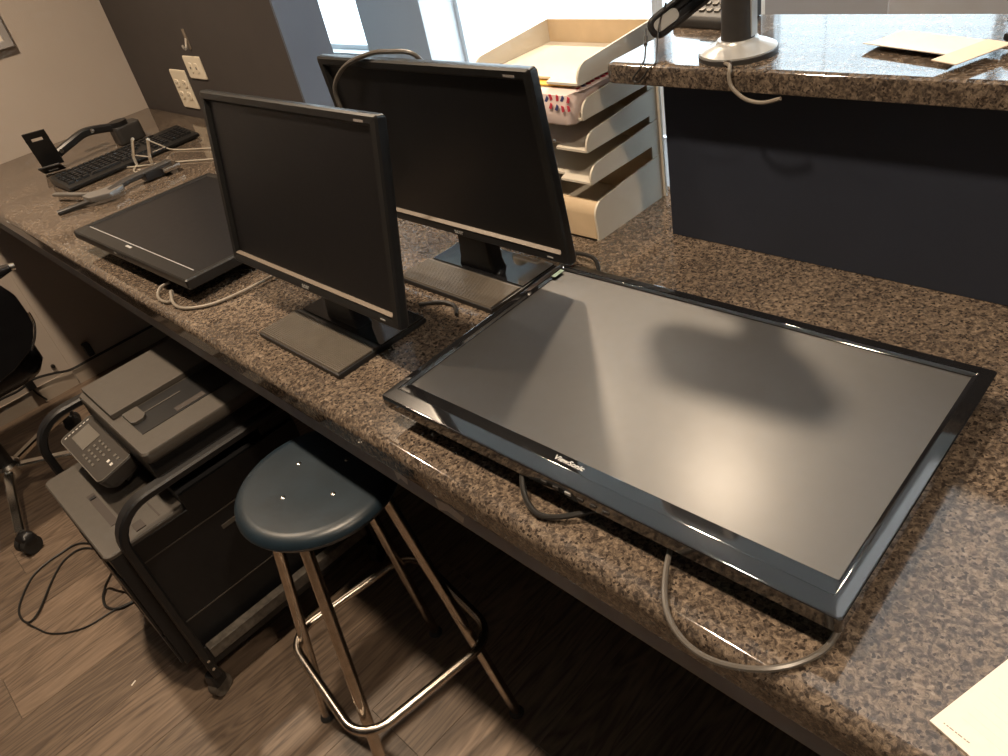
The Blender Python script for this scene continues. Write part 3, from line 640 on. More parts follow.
for i in range(9):
    xx = w2 - 0.012 - (i % 5) * 0.013 - random.uniform(0, 0.004); zz = 0.034 - (i // 5) * 0.014 + random.uniform(-0.003, 0.003)
    obj('printed_mark', prism(B(), [(-0.003, -0.005), (0.0025, -0.004), (0.003, 0.004), (-0.0015, 0.006)], 'y', -0.0012, 0.0004), ('print_red', 'print_navy', 'print_red')[i % 3], mb, loc=(xx, -d2 - 0.0165 if zz < 0.03 else -d2 - 0.0130, zz), rot=(0, random.uniform(-0.5, 0.5), 0))

# ================================================================ payment stand on the ledge
K = 0.958
ps = thing('payment_stand', 'silver and dark pole stand with a payment terminal on the ledge', 'payment stand', (-0.664 * K, 1.108 * K, LT))
bm = B()
lathe(bm, [(0.054, 0.0), (0.056, 0.003), (0.0555, 0.009), (0.048, 0.013), (0.033, 0.018), (0.029, 0.024)], 40)
obj('base_disc', bm, 'silver_plastic', ps)
obj('base_rim', lathe(B(), [(0.0525, 0.0), (0.0570, 0.0), (0.0572, 0.0065), (0.0540, 0.0075)], 40, cap0=False, cap1=False), 'dark_grey_plastic', ps)
obj('cable_notch', prism(B(), arc(0, 0.0, 0.008, 0, 180, 8), 'y', -0.0585, -0.053), 'slot_dark', ps, loc=(0.010, 0.001, 0.0005), rot=(0, 0, 0.1))
obj('pole', lathe(B(), [(0.0245, 0.018), (0.0235, 0.04), (0.0225, 0.10), (0.0225, 0.20)], 28), 'dark_grey_plastic', ps)
for s in (-1, 1):
    obj('pole_rail', box(B(), s * 0.0235 - 0.0015, s * 0.0235 + 0.0015, -0.004, 0.012, 0.026, 0.20, 0.001), 'silver_plastic', ps)
MT = T((-0.030, -0.012, 0.225)) @ RZ(6) @ RX(74)
tb = obj('terminal_body', loft(B(), [[(a, b, z) for a, b in rrect(-0.085 * s, 0.085 * s, -0.070 * s, 0.070 * s, 0.025, 5)] for z, s in ((-0.022, 0.86), (-0.012, 1.0), (0.010, 1.0), (0.016, 0.95))]), 'dark_grey_plastic', ps); tb.matrix_local = MT
bm = B()
for i in range(4):
    for j in range(3): box(bm, -0.030 + i * 0.016, -0.019 + i * 0.016, -0.055 + j * 0.015, -0.045 + j * 0.015, 0.015, 0.018, 0.001)
kp = obj('keypad', bm, 'lcd_grey', ps); kp.matrix_local = MT
sc_ = obj('terminal_screen', box(B(), -0.060, 0.060, -0.002, 0.058, 0.0152, 0.0168, 0.001), 'black_gloss', ps); sc_.matrix_local = MT
obj('scanner_arm', tube(B(), [(-0.015, 0.0, 0.120), (-0.060, 0.010, 0.125), (-0.100, 0.020, 0.118)], 0.008, 10, k=4), 'dark_grey_plastic', ps)
nc = (Vector((0, 0, Z0 + 0.66)) - Vector((-0.770, 1.073, Z0 + 0.372))).normalized()
lx = Vector((0.073, 0.02, 0.046)); lx = (lx - nc * lx.dot(nc)).normalized(); ly = nc.cross(lx)
MS = Matrix((lx, ly, nc)).transposed().to_4x4(); MS.translation = Vector((-0.130, 0.014, 0.046))
hd_ = obj('scanner_head', loft(B(), [[(a, b, z) for a, b in rrect(-0.034 + i_, 0.075 - i_, -0.0185 + i_, 0.0185 - i_, 0.016 - i_ * 0.5, 6)] for z, i_ in ((-0.020, 0.006), (-0.012, 0.0), (0.003, 0.0), (0.008, 0.004), (0.008, 0.007), (0.005, 0.008))]), 'black_plastic', ps); hd_.matrix_local = MS
wn = obj('scanner_window', loft(B(), [[(a, b, z) for a, b in rrect(-0.025 + i_, 0.018 - i_, -0.010 + i_, 0.010 - i_, 0.008, 5)] for z, i_ in ((0.004, 0.0), (0.0065, 0.001))]), 'silver_plastic', ps); wn.matrix_local = MS
kpd = thing('card_keypad', 'dark keypad device on the back of the ledge behind the pole stand', 'keypad', (-0.775, 1.232, LT), (0, 0, math.radians(-8)))
obj('keypad_body', prism(B(), [(-0.050, 0.0), (0.038, 0.0), (0.038, 0.040), (0.025, 0.044), (-0.045, 0.018), (-0.050, 0.012)], 'x', -0.060, 0.060, 0.003), 'dark_grey_plastic', kpd)
kk = None
for i in range(4):
    for j in range(3):
        q = obj('key', box(B(), -0.005, 0.005, -0.004, 0.004, 0, 0.003, 0.0008), 'lcd_grey', kpd) if kk is None else kk.copy()
        if kk is None: kk = q
        else: C.objects.link(q)
        q.location = (-0.008 + i * 0.016, -0.030 + j * 0.016, 0.0235 + j * 0.006); q.rotation_euler = (0.357, 0, 0)
cb_ = cable('scanner_cable', 'thin black cable dangling from the scanner over the ledge corner', [(x_ * K, y_ * K, LT + z_) for x_, y_, z_ in [(-0.838, 1.112, 0.034), (-0.832, 1.102, 0.026), (-0.816, 1.078, 0.014), (-0.803, 1.056, 0.004), (-0.796, 1.040, 0.0016), (-0.800, 1.0352, -0.006), (-0.814, 1.0350, -0.020), (-0.806, 1.0350, -0.026), (-0.792, 1.0350, -0.016), (-0.782, 1.0352, -0.005), (-0.776, 1.048, 0.0016), (-0.790, 1.072, 0.010), (-0.806, 1.105, 0.040), (-0.800, 1.12, 0.07)]], 0.0014, 'cable_black')
p0 = Vector((-0.838 * K, 1.112 * K, LT + 0.034))
obj('ferrite_bead', tube(B(), [Vector((-0.830 * K, 1.099 * K, LT + 0.0245)) - p0, Vector((-0.820 * K, 1.084 * K, LT + 0.0165)) - p0], 0.0032, 8), 'cable_black', cb_)
cable('charging_cable', 'tan-grey cable curling down from the payment stand over the navy panel', [(x_ * K, y_ * K, LT + z_) for x_, y_, z_ in [(-0.654, 1.052, 0.0046), (-0.640, 1.043, 0.0046), (-0.634, 1.034, 0.001), (-0.633, 1.031, -0.010), (-0.626, 1.030, -0.024), (-0.606, 1.030, -0.037), (-0.580, 1.032, -0.041), (-0.552, 1.034, -0.034)]], 0.0029, 'cable_tan')

# papers on the ledge, and a dark device at its end
sheet('envelope', 'white envelope lying on the ledge, slightly lifted', 'paper', -0.412 * K, 1.163 * K, LT + 0.004, 0.135 * K, 0.080 * K, -17, 0.004, 0.0012, 'envelope')
sheet('folded_note', 'cream folded note overlapping the white envelope on the ledge', 'paper_cream', -0.335 * K, 1.112 * K, LT + 0.0105, 0.037 * K, 0.095 * K, -22, 0.0, 0.0012, 'paper')
sd = thing('stapler', 'dark stapler at the right end of the ledge beside the papers', 'stapler', (-0.262 * K, 1.190 * K, LT), (0, 0, math.radians(-20)))
obj('stapler_base', box(B(), -0.06, 0.06, -0.016, 0.016, 0.0, 0.010, 0.003), 'black_plastic', sd)
obj('stapler_arm', loft(B(), [[(x_, a, z_ + b) for a, b in rrect(-0.014 * s, 0.014 * s, -0.010 * s, 0.010 * s, 0.006 * s, 3)] for x_, z_, s in ((-0.062, 0.026, 0.7), (-0.055, 0.026, 1.0), (0.03, 0.030, 1.1), (0.058, 0.034, 0.9))]), 'black_plastic', sd)
obj('hinge', tube(B(), [(0.05, -0.016, 0.02), (0.05, 0.016, 0.02)], 0.010, 10), 'dark_grey_plastic', sd)

# notepad at the near right corner of the counter
npd = thing('notepad', 'white ruled notepad sheet at the lower right corner of the counter', 'notepad', (-0.074, 0.406, Z0), (0, 0, math.radians(-16.8)))
obj('page', box(B(), 0.0, 0.20, 0.0, 0.28, 0.0, 0.0025), 'paper', npd)
for i in range(16):
    obj('ruled_line', box(B(), 0.012, 0.19, 0.022 + i * 0.0075, 0.0222 + i * 0.0075, 0.0025, 0.0026), 'tray_cream', npd)
for i in range(9):
    ft = obj('printed_footer', box(B(), 0, 0.0012 + 0.0006 * (i % 3), 0, 0.0010, 0.0025, 0.00262), 'print_grey', npd); ft.matrix_local = T((0.0075, 0.0065, 0)) @ RZ(4) @ T((i * 0.0024, 0, 0))

# ================================================================ keyboard, mount arm, wire stand, bracket
kb = thing('keyboard', 'black full-size computer keyboard lying by the left wall', 'keyboard', (-2.735, 0.79, Z0), (0, 0, math.radians(92)))
KW, KD = 0.456, 0.155
kb.location = (-2.700, 0.780, Z0)
obj('case', prism(B(), [(-KD / 2, 0.004), (KD / 2, 0.004), (KD / 2, 0.030), (KD / 2 - 0.012, 0.030), (-KD / 2 + 0.02, 0.018), (-KD / 2, 0.014)], 'x', -KW / 2, KW / 2, 0.002), 'black_satin', kb)
keyme = None
rows = [(0.055, 15, 1), (0.030, 15, 0), (0.011, 14, 0.3), (-0.008, 13, 0.5), (-0.027, 12, 0.8), (-0.046, 8, 0)]
def key(x_, y_, wd=0.0165):
    global keyme
    z_ = 0.018 + (y_ + KD / 2 - 0.02) / (KD - 0.032) * 0.012
    if keyme is None:
        q = obj('key', loft(B(), [[(a, b, z) for a, b in ((-s, -s), (s, -s), (s, s), (-s, s))] for z, s in ((0, 0.0083), (0.007, 0.0066))], False, True), 'black_plastic', kb, smooth=False); keyme = q
    else:
        q = keyme.copy(); C.objects.link(q); q.parent = kb
    q.location = (x_, y_, z_ - 0.001); q.scale = (wd / 0.0165, 1, 1)
for y_, n, off in rows:
    if n == 8:
        x_ = -KW / 2 + 0.018
        for wd in (0.022, 0.022, 0.022, 0.105, 0.022, 0.022, 0.022, 0.022): key(x_ + wd / 2 - 0.008, y_, wd); x_ += wd + 0.0025
    else:
        for i in range(n): key(-KW / 2 + 0.018 + i * 0.0190 + off * 0.004, y_)
    for i in range(3): key(0.083 + i * 0.0190, y_)
    if y_ < 0.05:
        for i in range(4): key(0.148 + i * 0.0190, y_)

ma = thing('monitor_mount_arm', 'black articulated monitor mount arm with slotted upright plate on the counter', 'mount arm', (-2.95, 0.62, Z0))
# upright slotted plate (leaning), foot
def plate_slot(bm, w_, h_, sw, sh, sz, th):
    box(bm, -w_ / 2, w_ / 2, -th / 2, th / 2, 0, sz - sh / 2, 0.0015); box(bm, -w_ / 2, -sw / 2, -th / 2, th / 2, sz - sh / 2, sz + sh / 2); box(bm, sw / 2, w_ / 2, -th / 2, th / 2, sz - sh / 2, sz + sh / 2)
    box(bm, -w_ / 2, w_ / 2, -th / 2, th / 2, sz + sh / 2, h_, 0.0015)
bm = B(); plate_slot(bm, 0.072, 0.125, 0.036, 0.011, 0.098, 0.006)
pl = obj('slotted_plate', bm, 'black_plastic', ma); pl.matrix_local = T((0.0, 0.0, 0.02)) @ RZ(62) @ RX(14)
bm = B(); plate_slot(bm, 0.070, 0.055, 0.034, 0.010, 0.020, 0.006)
pl = obj('foot_plate', bm, 'black_plastic', ma); pl.matrix_local = T((0.012, -0.006, 0.004)) @ RZ(62) @ RX(58)
bar_pts = spline([(0.0, 0.025, 0.048), (0.0, 0.085, 0.066), (-0.005, 0.14, 0.078), (-0.005, 0.20, 0.070), (0.0, 0.25, 0.058)], 5)
obj('lower_arm', bar(B(), bar_pts, (1, 0, 0), 0.030, 0.026), 'black_plastic', ma)
for (y_, z_) in ((0.04, 0.055), (0.16, 0.079)):
    obj('pivot_screw', tube(B(), [(0.012, y_, z_), (0.019, y_, z_)], 0.007, 10), 'chrome', ma)
obj('pivot_joint', tube(B(), [(0.005, 0.255, 0.020), (0.005, 0.255, 0.078)], 0.030, 18), 'black_plastic', ma)
obj('clamp_head', loft(B(), [[(a, b, z) for a, b in rrect(-0.042 * s, 0.042 * s, 0.225, 0.318, 0.014, 3)] for z, s in ((0.004, 0.95), (0.010, 1.0), (0.056, 0.95), (0.062, 0.85))]), 'dark_grey_plastic', ma)
obj('cable_clip', box(B(), -0.10, -0.055, 0.12, 0.20, 0.060, 0.068, 0.002), 'black_plastic', ma)

wsd = thing('wire_stand', 'bright steel wire book stand standing over the keyboard', 'wire stand', (-2.56, 0.80, Z0))
def wpt(l): return [(x_ + 2.56, y_ - 0.80, z_) for x_, y_, z_ in l]
r_w = 0.0025
obj('upright_loop', tube(B(), wpt([(-2.600, 0.768, 0.006), (-2.604, 0.770, 0.030), (-2.562, 0.778, 0.088), (-2.556, 0.779, 0.091)]), r_w * 1.9, 8), 'wire_steel', wsd)
obj('upright_loop', tube(B(), wpt([(-2.510, 0.785, 0.006), (-2.508, 0.785, 0.030), (-2.474, 0.793, 0.090), (-2.468, 0.794, 0.093)]), r_w * 1.9, 8), 'wire_steel', wsd)
obj('cross_wire', tube(B(), wpt([(-2.612, 0.771, 0.036), (-2.500, 0.787, 0.036)]), r_w * 0.8, 8), 'wire_steel', wsd)
obj('base_wire', tube(B(), wpt([(-2.700, 0.714, 0.014), (-2.665, 0.716, 0.004), (-2.625, 0.742, 0.0035), (-2.480, 0.830, 0.0035), (-2.338, 0.900, 0.0035), (-2.22, 0.955, 0.0035)]), r_w, 8, k=5), 'wire_steel', wsd)
obj('base_wire', tube(B(), wpt([(-2.672, 0.852, 0.050), (-2.640, 0.880, 0.020), (-2.600, 0.900, 0.0035), (-2.466, 0.950, 0.0035), (-2.33, 0.998, 0.0035)]), r_w, 8, k=5), 'wire_steel', wsd)
obj('back_wire', tube(B(), wpt([(-2.600, 0.768, 0.006), (-2.540, 0.735, 0.0035), (-2.450, 0.775, 0.0035), (-2.428, 0.800, 0.010)]), r_w, 8, k=5), 'wire_steel', wsd)

br = thing('stand_bracket', 'grey metal fork-shaped bracket lying in front of the keyboard', 'bracket', (-2.39, 0.63, Z0))
def bpt(l): return [(x_ + 2.39, y_ - 0.63, z_) for x_, y_, z_ in l]
obj('bracket_arm', bar(B(), spline(bpt([(-2.40, 0.80, 0.028), (-2.402, 0.74, 0.026), (-2.398, 0.66, 0.026), (-2.385, 0.600, 0.020)]), 4), (1, 0.05, 0), 0.030, 0.016), 'dark_grey_plastic', br)
obj('fork_body', prism(B(), [(a + 2.39, b - .63) for a, b in [(-2.372, 0.640), (-2.414, 0.640), (-2.424, 0.590), (-2.440, 0.560), (-2.43, 0.535), (-2.385, 0.540), (-2.352, 0.590)]], 'z', 0.012, 0.028, 0.003), 'bracket_grey', br)
obj('fork_prong', bar(B(), spline(bpt([(-2.415, 0.575, 0.022), (-2.46, 0.548, 0.022), (-2.53, 0.525, 0.022), (-2.59, 0.506, 0.020)]), 4), (0.3, 1, 0), 0.016, 0.010), 'bracket_grey', br)
obj('fork_prong', bar(B(), spline(bpt([(-2.395, 0.560, 0.014), (-2.42, 0.520, 0.010), (-2.435, 0.49, 0.008), (-2.445, 0.460, 0.007)]), 4), (1, -0.3, 0), 0.018, 0.012), 'dark_grey_plastic', br)
obj('pivot_block', box(B(), *[v for v in (-0.040, 0.010, 0.08, 0.165)], 0.004, 0.030, 0.004), 'black_plastic', br)
obj('clamp_tab', box(B(), -0.020, 0.030, 0.130, 0.185, 0.012, 0.026, 0.003), 'worn_steel', br)

# ================================================================ stool
SX, SY = -1.017, 0.333
stl = thing('round_stool', 'round blue-grey seated stool with chrome legs pushed under the counter', 'stool', (SX, SY, 0))
SZ = Z0 - 0.181; SR = 0.148; sox, soy = -0.009, 0.008
seat = obj('seat', lathe(B(), [(0.02, -0.030), (SR - 0.018, -0.032), (SR - 0.005, -0.026), (SR, -0.016), (SR - 0.002, -0.008), (SR - 0.010, -0.001), (SR - 0.024, 0.001), (0.05, -0.001), (0.01, -0.0015)], 56), 'seat_blue', stl, loc=(sox, soy, SZ))
for a, b in ((-0.010, -0.062), (-0.061, 0.004), (0.060, -0.004), (0.010, 0.062)):
    obj('rivet', lathe(B(), [(0.0045, 0.0), (0.0045, 0.001), (0.002, 0.0024)], 12), 'chrome', seat, loc=(a, b, -0.0012))
obj('seat_plate', lathe(B(), [(0.09, -0.050), (0.105, -0.046), (0.105, -0.032), (0.05, -0.030)], 32), 'worn_steel', stl, loc=(sox, soy, SZ))
feet = [(0.181, 0.131), (-0.123, 0.156), (-0.161, -0.150), (0.143, -0.175)]
rz_ = Z0 - 0.614
for fx, fy in feet:
    top = Vector((fx * 0.50 + sox, fy * 0.50 + soy, SZ - 0.040)); bot = Vector((fx, fy, 0.012))
    lgp = obj('leg', tube(B(), [top, bot], 0.0112, 12), 'worn_steel', stl)
    obj('foot_glide', lathe(B(), [(0.015, 0.0), (0.017, 0.004), (0.014, 0.012), (0.010, 0.016)], 16), 'rubber', lgp, loc=(fx, fy, 0))
h_ = 0.158
ringpts = [(a, b, 0) for a, b in rrect(-h_, h_, -h_, h_, 0.060, 7)]
obj('foot_ring', tube(B(), ringpts, 0.0095, 12, closed=True), 'worn_steel', stl, loc=(0.012, 0.001, rz_), rot=(0, 0, math.radians(-7)))

# ================================================================ printer on a cart
CX0, CX1, CY0, CY1 = -1.955, -1.440, 0.062, 0.56
cart = thing('printer_cart', 'black metal rolling cart with arched side handles under the printer', 'cart', ((CX0 + CX1) / 2, 0.30, 0))
ox, oy = (CX0 + CX1) / 2, 0.30
HZ = Z0 - 0.290
for s, xx in ((1, CX1), (-1, CX0)):
    R_ = 0.085
    pts = [(xx - ox, CY0 - oy, 0.075), (xx - ox, CY0 - oy, 0.20), (xx - ox, CY0 - oy, HZ - R_)]
    pts += [(xx - ox, CY0 + R_ - R_ * math.cos(math.radians(a)) - oy, HZ - R_ + R_ * math.sin(math.radians(a))) for a in range(12, 91, 13)]
    pts += [(xx - ox, CY1 - R_ + R_ * math.sin(math.radians(a)) - oy, HZ - R_ + R_ * math.cos(math.radians(a))) for a in range(0, 91, 15)]
    pts += [(xx - ox, CY1 - oy, 0.075)]
    obj('side_frame', bar(B(), pts, (1, 0, 0), 0.030, 0.020), 'cart_black', cart)
    for yy in (CY0, CY1):
        cs = bpy.data.objects.new('caster', None)
        w_ = obj('caster', tube(B(), [(-0.012, 0, 0.027), (0.012, 0, 0.027)], 0.027, 20), 'caster_worn' if (s > 0 and yy == CY0) else 'rubber', cart, loc=(xx - ox - s * 0.012, yy - oy - 0.006, 0), rot=(0, 0, 0.4))
        obj('caster_fork', loft(B(), [[(a, b, z) for a, b in rrect(-0.018 * k_, 0.018 * k_, -0.020 * k_, 0.020 * k_, 0.008, 3)] for z, k_ in ((0.040, 0.95), (0.055, 1.0), (0.075, 0.8))]), 'cart_black', w_)
        bpy.data.objects.remove(cs)
sh = B(); box(sh, CX0 + 0.016 - ox, CX1 - 0.016 - ox, CY0 + 0.004 - oy, CY1 - oy, 0.115, 0.128, 0.002); box(sh, CX1 - 0.020 - ox, CX1 - 0.0155 - ox, CY0 + 0.004 - oy, CY1 - oy, 0.085, 0.150, 0.001); box(sh, CX0 + 0.0155 - ox, CX0 + 0.020 - ox, CY0 + 0.004 - oy, CY1 - oy, 0.085, 0.150, 0.001)
obj('bottom_shelf', sh, 'cart_black', cart)
obj('shelf_lip', box(B(), CX1 - 0.0150 - ox, CX1 + 0.010 - ox, CY0 + 0.016 - oy, CY1 - 0.02 - oy, 0.128, 0.160, 0.002), 'caster_worn', cart)
for z_ in (0.14, 0.11): obj('bolt', tube(B(), [(CX1 + 0.014 - ox, CY0 - oy, z_), (CX1 + 0.018 - ox, CY0 - oy, z_)], 0.004, 8), 'chrome', cart)

PX0, PX1, PY0, PY1 = -1.875, -1.470, 0.024, 0.500
pr = thing('laser_printer', 'black and grey multifunction printer with keypad standing on the cart', 'printer', ((PX0 + PX1) / 2, 0.27, 0.128))
def pc(x_, y_, z_): return (x_ - (PX0 + PX1) / 2, y_ - 0.27, z_ + Z0 - 0.128)   # counter-frame -> printer-local
px0, px1 = PX0 - (PX0 + PX1) / 2, PX1 - (PX0 + PX1) / 2
def yz(y_, z_): return (y_ - 0.27, z_ + Z0 - 0.128)
# lower body with paper drawers
obj('body', prism(B(), [yz(PY0, -0.772), yz(PY1, -0.772), yz(PY1, -0.36), yz(0.20, -0.36), yz(0.20, -0.402), yz(PY0, -0.402)], 'x', px0, px1, 0.004), 'printer_black', pr)
for za, zb in ((-0.765, -0.665), (-0.655, -0.46)):
    dr = obj('paper_drawer', box(B(), px0 + 0.006, px1 - 0.006, yz(PY0, 0)[0] - 0.006, yz(PY0, 0)[0], yz(0, za)[1], yz(0, zb)[1], 0.002), 'printer_black', pr)
    obj('drawer_grip', box(B(), -0.06, 0.06, yz(PY0, 0)[0] - 0.008, yz(PY0, 0)[0] - 0.0055, yz(0, zb)[1] - 0.025, yz(0, zb)[1] - 0.008, 0.001), 'dark_grey_plastic', dr)
for za in (-0.457, -0.664):
    obj('side_seam', box(B(), px1 - 0.001, px1 + 0.0012, yz(0.075, 0)[0], yz(PY1, 0)[0] - 0.01, yz(0, za)[1], yz(0, za)[1] + 0.003), 'printer_grey', pr)
obj('side_grip', box(B(), px1 - 0.001, px1 + 0.0015, yz(0.245, 0)[0], yz(0.30, 0)[0], yz(0, -0.505)[1], yz(0, -0.493)[1], 0.0005), 'printer_grey', pr)
# lower grey top (front lid) with recess
lid = obj('front_lid', loft(B(), [[pc(a, b, z) for a, b in rrect(PX0 + i, PX1 - i, 0.018 + i, 0.200, 0.016, 4)] for z, i in ((-0.4015, 0.0), (-0.394, 0.0), (-0.391, 0.003))]), 'printer_grey', pr)
rl = B(); box(rl, *[v for v in (pc(-1.715, 0, 0)[0], pc(-1.560, 0, 0)[0])], pc(0, 0.068, 0)[1], pc(0, 0.086, 0)[1], pc(0, 0, -0.3912)[2], pc(0, 0, -0.3900)[2])
obj('recess_slot', rl, 'slot_dark', lid)
obj('slot_lever', box(B(), pc(-1.700, 0, 0)[0], pc(-1.690, 0, 0)[0], pc(0, 0.070, 0)[1], pc(0, 0.084, 0)[1], pc(0, 0, -0.390)[2], pc(0, 0, -0.387)[2], 0.0008), 'printer_black', lid)
obj('recess_slot', box(B(), pc(-1.520, 0, 0)[0], pc(-1.490, 0, 0)[0], pc(0, 0.098, 0)[1], pc(0, 0.120, 0)[1], pc(0, 0, -0.3912)[2], pc(0, 0, -0.3885)[2]), 'slot_dark', lid)
obj('recess_slot', box(B(), pc(-1.560, 0, 0)[0], pc(-1.495, 0, 0)[0], pc(0, 0.150, 0)[1], pc(0, 0.154, 0)[1], pc(0, 0, -0.3912)[2], pc(0, 0, -0.3903)[2]), 'slot_dark', lid)
# upper unit over the output bay
obj('scanner_unit', prism(B(), [yz(0.185, -0.300), yz(PY1, -0.300), yz(PY1, -0.258), yz(0.185, -0.258)], 'x', px0 + 0.006, px1 - 0.004, 0.004), 'printer_black', pr)
obj('bay_wall', box(B(), px0 + 0.004, px0 + 0.05, yz(0.20, 0)[0], yz(PY1, 0)[0], yz(0, -0.36)[1], yz(0, -0.300)[1], 0.002), 'printer_black', pr)
obj('bay_wall', box(B(), px0 + 0.05, px1 - 0.01, yz(0.42, 0)[0], yz(PY1, 0)[0], yz(0, -0.36)[1], yz(0, -0.300)[1], 0.002), 'printer_black', pr)
af = obj('document_feeder', loft(B(), [[pc(a, b, z) for a, b in rrect(-1.858 + i, -1.466 - i, 0.182 + i, PY1, 0.014, 4)] for z, i in ((-0.2575, 0.004), (-0.250, 0.0), (-0.232, 0.0), (-0.228, 0.003))]), 'printer_grey', pr)
obj('feeder_cover', box(B(), pc(-1.850, 0, 0)[0], pc(-1.660, 0, 0)[0], pc(0, 0.196, 0)[1], pc(0, 0.46, 0)[1], pc(0, 0, -0.2278)[2], pc(0, 0, -0.214)[2], 0.002), 'printer_grey', af)
fo = obj('feed_tray', box(B(), pc(-1.654, 0, 0)[0], pc(-1.540, 0, 0)[0], pc(0, 0.215, 0)[1], pc(0, 0.47, 0)[1], pc(0, 0, -0.2279)[2], pc(0, 0, -0.2268)[2]), 'printer_black', af)
obj('paper_guide', prism(B(), [pc(-1.648, 0.215, 0)[:2], pc(-1.596, 0.215, 0)[:2], pc(-1.588, 0.222, 0)[:2], pc(-1.588, 0.240, 0)[:2], pc(-1.600, 0.250, 0)[:2], pc(-1.648, 0.250, 0)[:2]], 'z', pc(0, 0, -0.2267)[2], pc(0, 0, -0.220)[2]), 'printer_grey', af)
obj('guide_rail', box(B(), pc(-1.618, 0, 0)[0], pc(-1.614, 0, 0)[0], pc(0, 0.250, 0)[1], pc(0, 0.34, 0)[1], pc(0, 0, -0.2267)[2], pc(0, 0, -0.2255)[2]), 'printer_grey', af)
obj('guide_slot', box(B(), pc(-1.565, 0, 0)[0], pc(-1.546, 0, 0)[0], pc(0, 0.30, 0)[1], pc(0, 0.37, 0)[1], pc(0, 0, -0.2267)[2], pc(0, 0, -0.2260)[2]), 'slot_dark', af)
# control panel, tilted towards the front
MP = T(Vector(pc(-1.735, 0.140, -0.302))) @ RX(13)
cpn = obj('control_panel', loft(B(), [[(a, b, z) for a, b in rrect(-0.130 + i, 0.130 - i, -0.044 + i, 0.048 - i, 0.014, 4)] for z, i in ((-0.045, 0.012), (-0.030, 0.004), (-0.004, 0.0), (0.0, 0.0025))]), 'printer_panel', pr); cpn.matrix_local = MP
obj('panel_rim', tube(B(), [(a, b, 0.0) for a, b in rrect(-0.1285, 0.1285, -0.0425, 0.0465, 0.014, 4)], 0.0012, 6, closed=True), 'lcd_grey', cpn)
obj('display', box(B(), -0.100, -0.022, -0.020, 0.028, 0.0002, 0.0012, 0.0004), 'lcd_grey', cpn)
bk_ = None
for i in range(4):
    for j in range(4):
        q = obj('key', box(B(), -0.0048, 0.0048, -0.0026, 0.0026, 0, 0.0012), 'lcd_grey', cpn) if bk_ is None else bk_.copy()
        if bk_ is None: bk_ = q
        else: C.objects.link(q); q.parent = cpn
        q.location = (-0.002 + i * 0.019, -0.026 + j * 0.015, 0.0002)
for i in range(2):
    for j in range(2):
        obj('key', box(B(), -0.004, 0.004, -0.0035, 0.0035, 0, 0.0015), 'button_white' if j == 0 else 'lcd_grey', cpn, loc=(0.088 + i * 0.018, 0.002 + j * 0.018, 0.0002))
for i in range(7):
    obj('indicator', box(B(), -0.0016, 0.0016, -0.003, 0.003, 0, 0.0006), 'button_white', cpn, loc=(-0.117, -0.030 + i * 0.0105, 0.0002))
obj('panel_bracket', prism(B(), [yz(0.150, -0.36), yz(0.205, -0.33), yz(0.205, -0.285), yz(0.150, -0.325)], 'x', px0 + 0.03, px0 + 0.25, 0.002), 'printer_black', pr)

# ================================================================ office chair at the left edge
ch = thing('office_chair', 'black office chair with chrome star base at the left edge', 'chair', (-2.79, -0.03, 0))
for k in range(5):
    a = math.radians(-13 + 72 * k); c_, s_ = math.cos(a), math.sin(a)
    lg_ = obj('base_leg', bar(B(), [(0.02 * c_, 0.02 * s_, 0.115), (0.18 * c_, 0.18 * s_, 0.100), (0.325 * c_, 0.325 * s_, 0.078), (0.345 * c_, 0.345 * s_, 0.074)], (-s_, c_, 0), 0.030, 0.022), 'chrome', ch)
    cw = obj('caster', tube(tube(B(), [(-0.026, 0, 0.03), (-0.004, 0, 0.03)], 0.030, 20), [(0.004, 0, 0.03), (0.026, 0, 0.03)], 0.030, 20), 'rubber', ch, loc=(0.350 * c_, 0.350 * s_, 0), rot=(0, 0, a + 0.6))
    obj('caster_hood', loft(B(), [[(p, q + 0.004, z) for p, q in rrect(-0.029 * k2, 0.029 * k2, -0.024 * k2, 0.024 * k2, 0.012 * k2, 4)] for z, k2 in ((0.030, 0.9), (0.048, 1.0), (0.064, 0.85), (0.074, 0.4))]), 'black_plastic', cw)
obj('hub', lathe(B(), [(0.030, 0.085), (0.045, 0.09), (0.045, 0.13), (0.034, 0.14)], 24), 'chrome', ch)
obj('gas_lift', lathe(B(), [(0.028, 0.135), (0.028, 0.28), (0.016, 0.285), (0.016, 0.40)], 20), 'black_plastic', ch)
obj('seat_mechanism', box(B(), -0.10, 0.10, -0.07, 0.07, 0.39, 0.425, 0.006), 'black_plastic', ch)
obj('seat', loft(B(), [[(a, b, z) for a, b in rrect(-0.215 * s, 0.215 * s, -0.25 * s, 0.27 * s, 0.08 * s, 6)] for z, s in ((0.425, 0.80), (0.440, 0.93), (0.470, 1.0), (0.530, 1.0), (0.560, 0.94), (0.575, 0.80))]), 'vinyl', ch)
loops = [[(a, -0.25 - 0.14 * (z - 0.5) + d, z) for a, d in rrect(-0.23 * s, 0.23 * s, -0.04, 0.04, 0.03, 5)] for z, s in ((0.58, 0.75), (0.60, 0.9), (0.70, 1.0), (1.00, 1.0), (1.08, 0.92), (1.11, 0.75))]
obj('backrest', loft(B(), loops), 'vinyl', ch)
obj('back_post', bar(B(), spline([(0, -0.05, 0.41), (0, -0.24, 0.42), (0, -0.315, 0.50), (0, -0.35, 0.70)], 5), (1, 0, 0), 0.05, 0.014), 'chrome', ch)
side = [(-0.20, 0.49), (0.10, 0.500), (0.174, 0.517), (0.241, 0.550), (0.268, 0.582), (0.288, 0.620), (0.291, 0.660), (0.289, 0.720), (0.270, 0.762), (0.22, 0.775), (-0.20, 0.775)]
